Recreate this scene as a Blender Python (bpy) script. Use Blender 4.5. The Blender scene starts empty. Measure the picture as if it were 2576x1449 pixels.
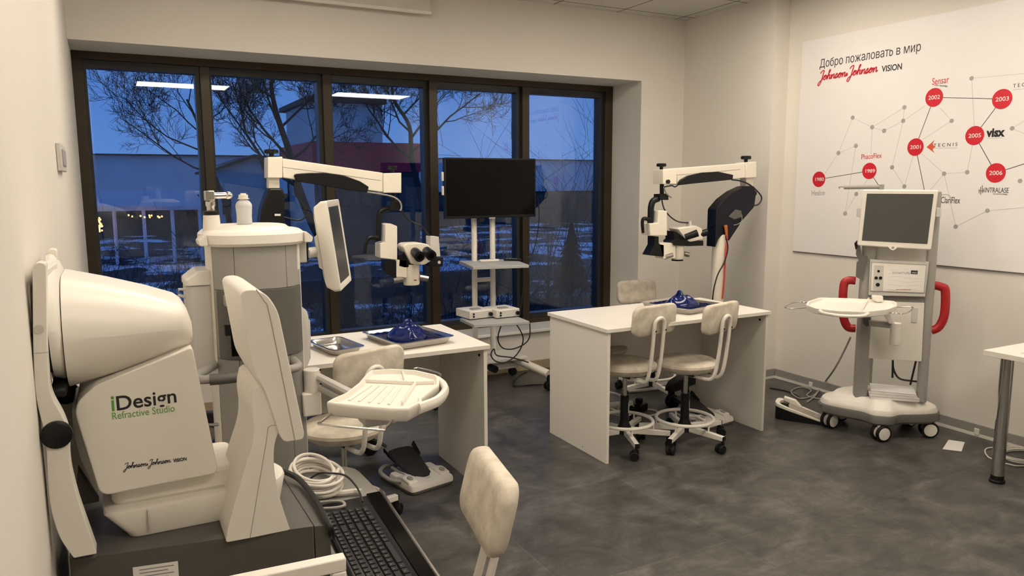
import bpy, bmesh, math, random
from math import sin, cos, pi, radians
from mathutils import Vector, Matrix
scn = bpy.context.scene
COL = scn.collection
# ---------------------------------------------------------------- camera
FPX, CAMZ = 1898.0, 1.55
YAW, PIT, ROL = radians(27.83), radians(7.906), radians(-0.2266)
_f = Vector((sin(YAW)*cos(PIT), cos(YAW)*cos(PIT), -sin(PIT)))
_r0 = Vector((cos(YAW), -sin(YAW), 0)); _u0 = _r0.cross(_f)
_r = _r0*cos(ROL)+_u0*sin(ROL); _u = -_r0*sin(ROL)+_u0*cos(ROL)
cam = bpy.data.cameras.new('camera'); cam_o = bpy.data.objects.new('camera', cam); COL.objects.link(cam_o)
cam.sensor_width = 36; cam.lens = 36*FPX/2576; cam.clip_end = 400; cam.clip_start = 0.02
mw = Matrix((( _r.x, _u.x, -_f.x, 0), (_r.y, _u.y, -_f.y, 0), (_r.z, _u.z, -_f.z, CAMZ), (0, 0, 0, 1)))
cam_o.matrix_world = mw
scn.camera = cam_o
# ---------------------------------------------------------------- colour management, sky
scn.view_settings.view_transform = 'Standard'; scn.view_settings.look = 'None'
scn.view_settings.exposure = 0.0; scn.view_settings.gamma = 1.0; scn.view_settings.use_curve_mapping = False
world = bpy.data.worlds.new('dusk_sky'); scn.world = world; world.use_nodes = True
wn = world.node_tree; wn.nodes.clear()
def wnode(t, **k):
    n = wn.nodes.new(t)
    for a, b in k.items(): setattr(n, a, b)
    return n
w_tc = wnode('ShaderNodeTexCoord'); w_sep = wnode('ShaderNodeSeparateXYZ'); w_ramp = wnode('ShaderNodeValToRGB')
w_bg = wnode('ShaderNodeBackground'); w_out = wnode('ShaderNodeOutputWorld')
w_ramp.color_ramp.elements[0].position = 0.0; w_ramp.color_ramp.elements[0].color = (0.105, 0.245, 0.60, 1)
w_ramp.color_ramp.elements[1].position = 0.30; w_ramp.color_ramp.elements[1].color = (0.045, 0.14, 0.46, 1)
wn.links.new(w_tc.outputs['Generated'], w_sep.inputs[0]); wn.links.new(w_sep.outputs['Z'], w_ramp.inputs[0])
wn.links.new(w_ramp.outputs[0], w_bg.inputs['Color']); wn.links.new(w_bg.outputs[0], w_out.inputs['Surface'])
w_bg.inputs['Strength'].default_value = 1.3
LAMP_E = 14.0                     # radiance of the ceiling diffusers
LAMP_C = (1.0, 0.885, 0.73)
# ceiling lamps: rows run along X, (x centre, y)
LAMPS = [(1.0, 3.6), (3.4, 3.6), (1.0, 1.9), (3.5, 1.9), (1.0, -0.2), (3.7, -0.25)]
# ---------------------------------------------------------------- projection: a pixel of the photo to a point of the room
def ray(x, y): return _f + _r*((x-1288)/FPX) - _u*((y-724.5)/FPX)
CP = Vector((0, 0, CAMZ))
def atY(x, y, Y): d = ray(x, y); return CP + d*(Y/d.y)
def atX(x, y, X): d = ray(x, y); return CP + d*(X/d.x)
def atZ(x, y, z): d = ray(x, y); return CP + d*((z-CAMZ)/d.z)
def atD(x, y, D): return CP + ray(x, y)*D
# ---------------------------------------------------------------- materials
MATS = {}
def mat(name, col, rough=0.5, metal=0.0, var=0.06, vs=6.0, bump=0.0, bs=120.0, trans=0.0, spec=0.5, coat=0.0, emit=None, es=1.0, alpha=1.0, col2=None):
    m = bpy.data.materials.new(name); m.use_nodes = True; nt = m.node_tree; b = nt.nodes['Principled BSDF']
    b.inputs['Roughness'].default_value = rough; b.inputs['Metallic'].default_value = metal
    b.inputs['Specular IOR Level'].default_value = spec
    if coat: b.inputs['Coat Weight'].default_value = coat; b.inputs['Coat Roughness'].default_value = 0.08
    if trans: b.inputs['Transmission Weight'].default_value = trans
    if emit: b.inputs['Emission Color'].default_value = (*emit, 1); b.inputs['Emission Strength'].default_value = es
    if alpha < 1: b.inputs['Alpha'].default_value = alpha
    tc = nt.nodes.new('ShaderNodeTexCoord')
    nz = nt.nodes.new('ShaderNodeTexNoise'); nz.inputs['Scale'].default_value = vs; nz.inputs['Detail'].default_value = 5
    nt.links.new(tc.outputs['Object'], nz.inputs['Vector'])
    mx = nt.nodes.new('ShaderNodeMix'); mx.data_type = 'RGBA'
    c2 = col2 if col2 else tuple(min(1, c*(1-var)) for c in col)
    c1 = col if col2 else tuple(min(1, c*(1+var*0.5)) for c in col)
    mx.inputs[6].default_value = (*c1, 1); mx.inputs[7].default_value = (*c2, 1)
    rp = nt.nodes.new('ShaderNodeMapRange'); rp.inputs[1].default_value = 0.35; rp.inputs[2].default_value = 0.65
    nt.links.new(nz.outputs[0], rp.inputs[0]); nt.links.new(rp.outputs[0], mx.inputs[0]); nt.links.new(mx.outputs[2], b.inputs['Base Color'])
    if bump:
        n2 = nt.nodes.new('ShaderNodeTexNoise'); n2.inputs['Scale'].default_value = bs; n2.inputs['Detail'].default_value = 3
        bp = nt.nodes.new('ShaderNodeBump'); bp.inputs['Strength'].default_value = bump; bp.inputs['Distance'].default_value = 0.01
        nt.links.new(tc.outputs['Object'], n2.inputs['Vector']); nt.links.new(n2.outputs[0], bp.inputs['Height']); nt.links.new(bp.outputs[0], b.inputs['Normal'])
    MATS[name] = m; return m
# ---------------------------------------------------------------- geometry builder
def catmull(pts, k=6, closed=False):
    pts = [Vector(p) for p in pts]; n = len(pts)
    if n < 3: return pts
    out = []
    for i in range(n if closed else n-1):
        if closed: a, b, c, d = pts[i-1], pts[i], pts[(i+1) % n], pts[(i+2) % n]
        else: a, b, c, d = pts[max(i-1, 0)], pts[i], pts[i+1], pts[min(i+2, n-1)]
        for j in range(k):
            t = j/k
            out.append(0.5*((2*b)+(c-a)*t+(2*a-5*b+4*c-d)*t*t+(3*b-a-3*c+d)*t**3))
    if not closed: out.append(pts[-1])
    return out
def rrect(w, h, r, n=5, cx=0, cy=0):
    r = min(r, w/2-1e-5, h/2-1e-5); o = []
    for sx, sy, a0 in ((1, 1, 0), (-1, 1, 90), (-1, -1, 180), (1, -1, 270)):
        for i in range(n+1):
            a = radians(a0+90*i/n); o.append((cx+sx*(w/2-r)+r*cos(a), cy+sy*(h/2-r)+r*sin(a)))
    return o
def fillet(pts, r, n=4):
    """round the corners of a 2-D polygon; r one number or one per corner"""
    o = []; N = len(pts)
    for i in range(N):
        p = Vector(pts[i]); a = Vector(pts[i-1]); b = Vector(pts[(i+1) % N]); ri = r[i] if isinstance(r, (list, tuple)) else r
        da, db = (a-p), (b-p); ra = min(ri, da.length*.49, db.length*.49)
        if ra < 1e-5: o.append(tuple(p)); continue
        s, e = p+da.normalized()*ra, p+db.normalized()*ra
        for k in range(n+1):
            t = k/n; o.append(tuple(s*(1-t)**2+p*2*t*(1-t)+e*t*t))
    return o
class G:
    def __init__(s): s.bm = bmesh.new()
    def ring(s, pts): return [s.bm.verts.new(p) for p in pts]
    def face(s, vs):
        try: return s.bm.faces.new(vs)
        except ValueError: return None
    def bridge(s, a, b):
        n = len(a)
        for i in range(n): s.face([a[i], a[(i+1) % n], b[(i+1) % n], b[i]])
    def loft(s, rings, cap=True, close=False):
        R = [s.ring(r) for r in rings]
        for a, b in zip(R, R[1:]): s.bridge(a, b)
        if close: s.bridge(R[-1], R[0])
        elif cap: s.face(R[0][::-1]); s.face(R[-1])
        return s
    def box(s, c, d, M=None, rz=0, rx=0, ry=0):
        m = Matrix.Translation(c) @ (M if M else Matrix.Rotation(rz, 4, 'Z') @ Matrix.Rotation(ry, 4, 'Y') @ Matrix.Rotation(rx, 4, 'X')) @ Matrix.Diagonal((*d, 1))
        bmesh.ops.create_cube(s.bm, size=1, matrix=m); return s
    def bx(s, x0, x1, y0, y1, z0, z1): return s.box(((x0+x1)/2, (y0+y1)/2, (z0+z1)/2), (abs(x1-x0), abs(y1-y0), abs(z1-z0)))
    def tube(s, pts, r, n=10, closed=False, k=0, cap=True, flat=1.0):
        pts = catmull(pts, k, closed) if k else [Vector(p) for p in pts]
        N = len(pts); rings = []; up = None
        for i, p in enumerate(pts):
            if closed: t = pts[(i+1) % N]-pts[i-1]
            else: t = pts[min(i+1, N-1)]-pts[max(i-1, 0)]
            if t.length < 1e-9: t = Vector((0, 0, 1))
            t.normalize()
            if up is None: up = t.orthogonal().normalized() if abs(t.z) > .99 else Vector((0, 0, 1))
            a = (up - t*up.dot(t))
            a = a.normalized() if a.length > 1e-6 else t.orthogonal().normalized()
            up = a; b = t.cross(a)
            ri = r(i/(max(1, N-1))) if callable(r) else r
            rings.append([p + (a*cos(2*pi*j/n)*flat + b*sin(2*pi*j/n))*ri for j in range(n)])
        return s.loft(rings, cap=cap, close=closed)
    def cyl(s, p0, p1, r0, r1=None, n=20): 
        r1 = r0 if r1 is None else r1
        return s.tube([p0, p1], lambda t: r0+(r1-r0)*t, n)
    def prism(s, pts, a0, a1, ax='Y', inset=0):
        def P(u, v, w): return {'Y': (u, w, v), 'X': (w, u, v), 'Z': (u, v, w)}[ax]
        s.loft([[P(u, v, a0) for u, v in pts], [P(u, v, a1) for u, v in pts]]); return s
    def lathe(s, prof, c=(0, 0, 0), ax='Z', n=32, M=None):
        rings = []
        for r, h in prof:
            q = [(max(r, 1e-4)*cos(2*pi*j/n), max(r, 1e-4)*sin(2*pi*j/n), h) for j in range(n)]
            if ax == 'Y': q = [(x, z, y) for x, y, z in q]
            if ax == 'X': q = [(z, x, y) for x, y, z in q]
            if M: q = [tuple(M @ Vector(v)) for v in q]
            rings.append([(x+c[0], y+c[1], z+c[2]) for x, y, z in q])
        return s.loft(rings)
    def ell(s, c, r, u=20, v=12, M=None):
        m = Matrix.Translation(c) @ (M or Matrix()) @ Matrix.Diagonal((*r, 1))
        bmesh.ops.create_uvsphere(s.bm, u_segments=u, v_segments=v, radius=1, matrix=m); return s
    def xf(s, M): bmesh.ops.transform(s.bm, matrix=M, verts=s.bm.verts); return s
RM = {}
def obj(name, g, m, parent=None, world=False, bev=0, seg=2, sharp=35, sub=0, mod=None, keep=False):
    me = bpy.data.meshes.new(name); bmesh.ops.recalc_face_normals(g.bm, faces=g.bm.faces); g.bm.to_mesh(me); g.bm.free()
    o = bpy.data.objects.new(name, me); COL.objects.link(o)
    me.materials.append(MATS[m] if isinstance(m, str) else m)
    if parent:
        o.parent = parent
        top = parent
        while top.parent: top = top.parent
        if world: me.transform(RM.get(top.name, Matrix()).inverted())
    me.polygons.foreach_set('use_smooth', [True]*len(me.polygons))
    try: me.set_sharp_from_angle(angle=radians(sharp))
    except Exception: pass
    if bev:
        b = o.modifiers.new('bevel', 'BEVEL'); b.width = bev; b.segments = seg; b.limit_method = 'ANGLE'; b.angle_limit = radians(32); b.harden_normals = False
    if sub:
        b = o.modifiers.new('subdivision', 'SUBSURF'); b.levels = sub; b.render_levels = sub
    me.update(); return o
def tag(o, label, cat, group=None, kind=None):
    if label: o['label'] = label
    if cat: o['category'] = cat
    if group: o['group'] = group
    if kind: o['kind'] = kind
    return o
def thing(name, label, cat, loc=(0, 0, 0), rz=0, group=None):
    o = bpy.data.objects.new(name, None); COL.objects.link(o); o.location = loc; o.rotation_euler = (0, 0, rz); o.empty_display_size = 0.1
    RM[o.name] = Matrix.Translation(loc) @ Matrix.Rotation(rz, 4, 'Z')
    return tag(o, label, cat, group)
def struct(name, g, m, parent=None, **k):
    o = obj(name, g, m, parent, **k)
    if not parent: o['kind'] = 'structure'
    return o
KIDS = {}
def copy_tree(o, parent=None):
    c = o.copy(); COL.objects.link(c)
    if parent: c.parent = parent
    for ch in [x for x in bpy.data.objects if x.parent == o]: copy_tree(ch, c)
    return c
def dup(root, loc, rz, label, group=None):
    c = copy_tree(root); c.location = loc; c.rotation_euler = (0, 0, rz); c['label'] = label
    RM[c.name] = Matrix.Translation(loc) @ Matrix.Rotation(rz, 4, 'Z')
    if group: c['group'] = group
    return c
def text_g(txt, size, M, depth=0.0015, shear=0, width=None, spacing=1.0, align='LEFT', bold=0.0, soft=None):
    """lettering as a thin solid; M places the text plane (x along the line, y up, z outwards)"""
    cu = bpy.data.curves.new('lettering', 'FONT'); cu.body = txt; cu.size = size; cu.extrude = depth/2; cu.shear = shear
    cu.space_character = spacing; cu.align_x = align; cu.offset = bold; cu.resolution_u = 4
    o = bpy.data.objects.new('lettering', cu); COL.objects.link(o)
    dg = bpy.context.evaluated_depsgraph_get(); ev = o.evaluated_get(dg); me = bpy.data.meshes.new_from_object(ev)
    if soft is not None:      # letter number soft is a soft sign: a latin b cut down to the height of its bowl
        par = list(range(len(me.vertices)))
        def root(i):
            while par[i] != i: par[i] = par[par[i]]; i = par[i]
            return i
        for e in me.edges: par[root(e.vertices[0])] = root(e.vertices[1])
        isl = {}
        for v in me.vertices: isl.setdefault(root(v.index), []).append(v)
        L_ = []
        for vs in sorted(isl.values(), key=lambda vs: min(v.co.x for v in vs)):
            a, b = min(v.co.x for v in vs), max(v.co.x for v in vs)
            if L_ and a < L_[-1][1]-1e-5: L_[-1][1] = max(b, L_[-1][1]); L_[-1][2].extend(vs)
            else: L_.append([a, b, list(vs)])
        xh = max(v.co.y for v in L_[soft-1][2])
        for v in L_[soft][2]: v.co.y = min(v.co.y, xh)
    if width and len(me.vertices):
        xs = [v.co.x for v in me.vertices]; w = max(xs)-min(xs)
        me.transform(Matrix.Diagonal((width/w, 1, 1, 1)))
    me.transform(M)
    g = G(); g.bm.from_mesh(me); bpy.data.objects.remove(o); bpy.data.curves.remove(cu); bpy.data.meshes.remove(me)
    return g
def planeM(o, x, n):
    """matrix whose x axis runs along x, z axis along the normal n"""
    x = Vector(x).normalized(); n = Vector(n).normalized(); y = n.cross(x)
    return Matrix(((x.x, y.x, n.x, o[0]), (x.y, y.y, n.y, o[1]), (x.z, y.z, n.z, o[2]), (0, 0, 0, 1)))
# ---------------------------------------------------------------- materials of the room
XL, XR, XC, YW, YC, YF, ZC = -0.16, 4.614, 4.457, 5.237, 4.234, 5.645, 2.922
mat('wall_paint', (0.74, 0.70, 0.64), 0.75, var=0.02, vs=1.5, bump=0.03, bs=250)
mat('reveal_paint', (0.60, 0.58, 0.55), 0.75, var=0.02, vs=1.5)
mat('bronze_frame', (0.040, 0.028, 0.016), 0.42, 0.3, var=0.08)
mat('dark_sash', (0.020, 0.022, 0.026), 0.35, 0.2)
mat('sill_white', (0.72, 0.70, 0.66), 0.35, var=0.02)
mat('baseboard_grey', (0.30, 0.285, 0.265), 0.5, var=0.04)
mat('white_trim', (0.78, 0.74, 0.68), 0.45, var=0.02)
mat('lamp_body', (0.75, 0.73, 0.70), 0.4)
mat('tile_steel', (0.30, 0.28, 0.26), 0.6)
def floor_mat():
    m = bpy.data.materials.new('floor_tiles'); m.use_nodes = True; nt = m.node_tree; b = nt.nodes['Principled BSDF']
    def N(t): return nt.nodes.new(t)
    L = nt.links.new
    tc = N('ShaderNodeTexCoord'); mp = N('ShaderNodeMapping'); mp.inputs['Location'].default_value = (-FLOOR_OX, -FLOOR_OY, 0)
    L(tc.outputs['Object'], mp.inputs[0])
    br = N('ShaderNodeTexBrick'); br.offset = 0.0; br.inputs['Scale'].default_value = 1.0; br.inputs['Mortar Size'].default_value = 0.0015
    br.inputs['Mortar Smooth'].default_value = 0.2; br.inputs['Brick Width'].default_value = FLOOR_TW; br.inputs['Row Height'].default_value = FLOOR_TH
    br.inputs['Color1'].default_value = (0.82, 0.82, 0.82, 1); br.inputs['Color2'].default_value = (1.14, 1.13, 1.11, 1); br.inputs['Mortar'].default_value = (1.75, 1.75, 1.75, 1)
    L(mp.outputs[0], br.inputs['Vector'])
    n1 = N('ShaderNodeTexNoise'); n1.inputs['Scale'].default_value = 4.2; n1.inputs['Detail'].default_value = 10; n1.inputs['Roughness'].default_value = 0.68; n1.inputs['Distortion'].default_value = 0.6
    L(tc.outputs['Object'], n1.inputs['Vector'])
    rp = N('ShaderNodeValToRGB'); e = rp.color_ramp.elements
    e[0].position = 0.34; e[0].color = (0.040, 0.038, 0.036, 1); e[1].position = 0.66; e[1].color = (0.122, 0.117, 0.110, 1)
    k = e.new(0.52); k.color = (0.078, 0.074, 0.069, 1)
    L(n1.outputs[0], rp.inputs[0])
    n3 = N('ShaderNodeTexNoise'); n3.inputs['Scale'].default_value = 14; n3.inputs['Detail'].default_value = 8; n3.inputs['Roughness'].default_value = .7
    mp2 = N('ShaderNodeMapping'); mp2.inputs['Scale'].default_value = (0.45, 1.5, 1); L(tc.outputs['Object'], mp2.inputs[0]); L(mp2.outputs[0], n3.inputs['Vector'])
    r3 = N('ShaderNodeMapRange'); r3.inputs[1].default_value = .3; r3.inputs[2].default_value = .7; r3.inputs[3].default_value = .66; r3.inputs[4].default_value = 1.25
    L(n3.outputs[0], r3.inputs[0])
    m1 = N('ShaderNodeMix'); m1.data_type = 'RGBA'; m1.blend_type = 'MULTIPLY'; m1.inputs[0].default_value = 1
    L(rp.outputs[0], m1.inputs[6]); L(br.outputs['Color'], m1.inputs[7])
    m2 = N('ShaderNodeMix'); m2.data_type = 'RGBA'; m2.blend_type = 'MULTIPLY'; m2.inputs[0].default_value = 1
    L(m1.outputs[2], m2.inputs[6]); L(r3.outputs[0], m2.inputs[7]); L(m2.outputs[2], b.inputs['Base Color'])
    b.inputs['Roughness'].default_value = 0.42; b.inputs['Specular IOR Level'].default_value = 0.45
    MATS['floor_tiles'] = m
FLOOR_TW, FLOOR_TH, FLOOR_OX, FLOOR_OY = 0.82, 0.82, 1.46-.82*8, 2.31-.82*8
floor_mat()
def ceiling_mat():
    m = bpy.data.materials.new('ceiling_tiles'); m.use_nodes = True; nt = m.node_tree; b = nt.nodes['Principled BSDF']
    tc = nt.nodes.new('ShaderNodeTexCoord'); br = nt.nodes.new('ShaderNodeTexBrick'); br.offset = 0
    br.inputs['Scale'].default_value = 1; br.inputs['Mortar Size'].default_value = 0.006; br.inputs['Brick Width'].default_value = 0.6; br.inputs['Row Height'].default_value = 0.6
    mp = nt.nodes.new('ShaderNodeMapping'); mp.inputs['Location'].default_value = (-(4.457-0.12-0.6*9), -(5.237-0.12-0.6*9), 0)
    br.inputs['Color1'].default_value = br.inputs['Color2'].default_value = (0.62, 0.60, 0.57, 1); br.inputs['Mortar'].default_value = (0.10, 0.095, 0.085, 1)
    nt.links.new(tc.outputs['Object'], mp.inputs[0]); nt.links.new(mp.outputs[0], br.inputs['Vector']); nt.links.new(br.outputs['Color'], b.inputs['Base Color']); b.inputs['Roughness'].default_value = .9
    MATS['ceiling_tiles'] = m
ceiling_mat()
def glass_mat():
    m = bpy.data.materials.new('window_glass'); m.use_nodes = True; nt = m.node_tree; nt.nodes.clear()
    o = nt.nodes.new('ShaderNodeOutputMaterial'); mx = nt.nodes.new('ShaderNodeMixShader'); t = nt.nodes.new('ShaderNodeBsdfTransparent'); g = nt.nodes.new('ShaderNodeBsdfGlossy')
    t.inputs[0].default_value = (0.86, 0.90, 0.93, 1); g.inputs['Roughness'].default_value = 0.0; g.inputs[0].default_value = (0.9, 0.95, 1, 1)
    f = nt.nodes.new('ShaderNodeFresnel'); f.inputs['IOR'].default_value = 1.58
    nt.links.new(f.outputs[0], mx.inputs[0]); nt.links.new(t.outputs[0], mx.inputs[1]); nt.links.new(g.outputs[0], mx.inputs[2]); nt.links.new(mx.outputs[0], o.inputs[0])
    MATS['window_glass'] = m
glass_mat()
m = mat('lamp_diffuser', (0.9, 0.9, 0.88), 0.5, emit=LAMP_C, es=LAMP_E)
# ---------------------------------------------------------------- shell
YB, XE = -3.2, 4.614
struct('floor', G().bx(XL-.2, XE+.25, YB-.2, 5.80, -0.12, 0), 'floor_tiles')
struct('ceiling', G().bx(XL-.2, XE+.25, YB-.2, 5.80, ZC, ZC+.1), 'ceiling_tiles')
struct('wall_left', G().bx(XL-.2, XL, YB-.2, 5.80, 0, ZC), 'wall_paint')
struct('wall_rear', G().bx(XL, XE, YB-.2, YB, 0, ZC), 'wall_paint')
struct('wall_right', G().bx(XR, XR+.25, YB-.2, 5.80, 0, ZC), 'wall_paint')
struct('wall_back', G().bx(XL, XC+.05, YW, 5.80, 2.394, ZC).bx(4.0, XC+.05, YW, 5.80, 0, 2.394).bx(XL, 4.0, 5.40, 5.80, 0, .318), 'wall_paint')
struct('wall_column', G().bx(XC, XR, YC, 5.80, 0, ZC), 'wall_paint')
struct('trim_1', G().bx(XL, 4.0, 5.362, 5.70, .318, .345), 'sill_white', bev=.006)
# baseboards: grey body with a thin white foot
def base(name, x0, x1, y0, y1, n):
    o = struct(name, G().bx(x0, x1, y0, y1, .018, .075), 'baseboard_grey', bev=.003)
    a = .004
    obj('white_foot', G().bx(x0-a*(n == 'x'), x1, y0-a*(n == 'y'), y1, 0, .018), 'white_trim', o)
base('baseboard_right', XR-.012, XR-.0005, YB+.01, YC-.012, 'x')
base('baseboard_column', XC-.012, XC-.0005, YC-.012, YW-.012, 'x')
base('baseboard_end', XC-.012, XR-.0125, YC-.012, YC-.0005, 'y')
struct('baseboard_window', G().bx(XL+.001, 4.0, 5.386, 5.3995, 0, .075), mat('baseboard_tan', (.36, .29, .19), .5), bev=.002)
# ---------------------------------------------------------------- windows: bronze mullions, dark sashes, glass
MU = [(-.16, -.10), (.592, .652), (1.424, 1.489), (2.255, 2.322), (3.087, 3.152), (3.925, 4.0)]
gm = G().bx(XL, 4.0, YF, 5.80, 2.345, 2.394).bx(XL, 4.0, YF, 5.80, .345, .385)
for a, b in MU: gm.bx(a, b, YF, 5.80, .385, 2.345)
struct('trim_2', gm, 'bronze_frame', bev=.002)
for i in range(5):
    a, b = MU[i][1], MU[i+1][0]
    g = G(); s = .028
    out = [(a, .385), (b, .385), (b, 2.345), (a, 2.345)]; inn = [(a+s*.6, .42), (b-s, .42), (b-s, 2.298), (a+s*.6, 2.298)]
    R = []
    for P_, y in ((out, 5.69), (inn, 5.70), (inn, 5.79), (out, 5.795)): R.append([(x, y, z) for x, z in P_])
    g.loft(R, close=True)
    w = struct('window_%d' % (i+1), g, 'dark_sash')
    obj('pane', G().bx(a+s*.6-.005, b-s+.005, 5.745, 5.751, .415, 2.303), 'window_glass', w)
# ---------------------------------------------------------------- ceiling lamps
def lamp():
    t = thing('ceiling_lamp', '', 'lamp', (0, 0, ZC-.001))
    g = G()
    def R4(x, y, z): return [(-x, -y, z), (x, -y, z), (x, y, z), (-x, y, z)]
    g.loft([R4(.598, .298, 0), R4(.598, .298, -.012), R4(.582, .282, -.012), R4(.582, .282, -.005)])
    obj('housing', g, 'lamp_body', t)
    obj('diffuser', G().bx(-.581, .581, -.281, .281, -.0085, -.0055), 'lamp_diffuser', t)
    return t
# ---------------------------------------------------------------- shared materials
mat('desk_laminate', (0.80, 0.76, 0.69), 0.38, var=0.02, vs=3)
mat('desk_edge', (0.83, 0.79, 0.72), 0.45, var=0.02)
mat('white_plastic', (0.80, 0.76, 0.69), 0.38, var=0.015)
mat('cream_metal', (0.82, 0.76, 0.65), 0.35, var=0.015)
mat('grey_plastic', (0.34, 0.325, 0.30), 0.45, var=0.03)
mat('light_grey_plastic', (0.58, 0.56, 0.52), 0.45, var=0.03)
mat('mid_grey_plastic', (0.27, 0.255, 0.235), 0.5, var=0.03)
mat('charcoal_plastic', (0.085, 0.078, 0.070), 0.5, var=0.05, bump=.05, bs=400)
mat('black_plastic', (0.006, 0.006, 0.007), 0.4, var=0.1, spec=.3)
mat('black_gloss', (0.002, 0.002, 0.0025), 0.12, var=0.1, spec=.14)
mat('black_rubber', (0.007, 0.007, 0.007), 0.55, var=0.1, spec=.3)
mat('steel', (0.62, 0.60, 0.57), 0.22, 1.0, var=0.05)
mat('chrome', (0.72, 0.70, 0.67), 0.10, 1.0, var=0.03)
mat('tube_white', (0.80, 0.76, 0.70), 0.30, var=0.015)
mat('suede', (0.66, 0.60, 0.50), 0.85, var=0.12, vs=22, bump=0.12, bs=60, col2=(0.52, 0.46, 0.375))
mat('blue_gloss', (0.004, 0.013, 0.10), 0.13, var=0.1, spec=.4)
mat('paper', (0.80, 0.78, 0.74), 0.7, var=0.02)
mat('label_print', (0.25, 0.25, 0.25), 0.7)
mat('cable_black', (0.010, 0.010, 0.011), 0.45)
mat('cable_white', (0.70, 0.66, 0.60), 0.45)
mat('cable_grey', (0.30, 0.29, 0.27), 0.5)
mat('red_cable', (0.60, 0.06, 0.04), 0.45)
mat('ink_black', (0.012, 0.012, 0.015), 0.5)
mat('ink_red', (0.62, 0.012, 0.03), 0.45)
# ---------------------------------------------------------------- desks
def desk(label, x0, x1, y0, y1, H=.765):
    t = thing('desk', label, 'desk', ((x0+x1)/2, (y0+y1)/2, 0), group='white desks')
    obj('desktop', G().bx(x0, x1, y0, y1, H-.022, H), 'desk_laminate', t, world=True, bev=.002)
    for a in (x0+.012, x1-.030):
        obj('side_panel', G().bx(a, a+.018, y0+.012, y1-.012, 0, H-.0222), 'desk_laminate', t, world=True, bev=.0012)
    obj('modesty_panel', G().bx(x0+.0305, x1-.0305, y1-.055, y1-.037, .36, H-.0222), 'desk_laminate', t, world=True)
    for a, s in ((x0+.030, 1), (x1-.030, -1)):
        obj('cam_fitting', G().cyl((a, y0+.06, H-.06), (a+s*.006, y0+.06, H-.06), .007, n=12), 'black_plastic', t, world=True)
    return t
desk('white desk before the window, carrying steel trays and a blue face', .365, 1.600, 3.262, 3.895)
desk('white desk by the right wall under the second microscope, suede chairs tucked in', 2.325, 3.547, 3.302, 3.940)
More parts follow.
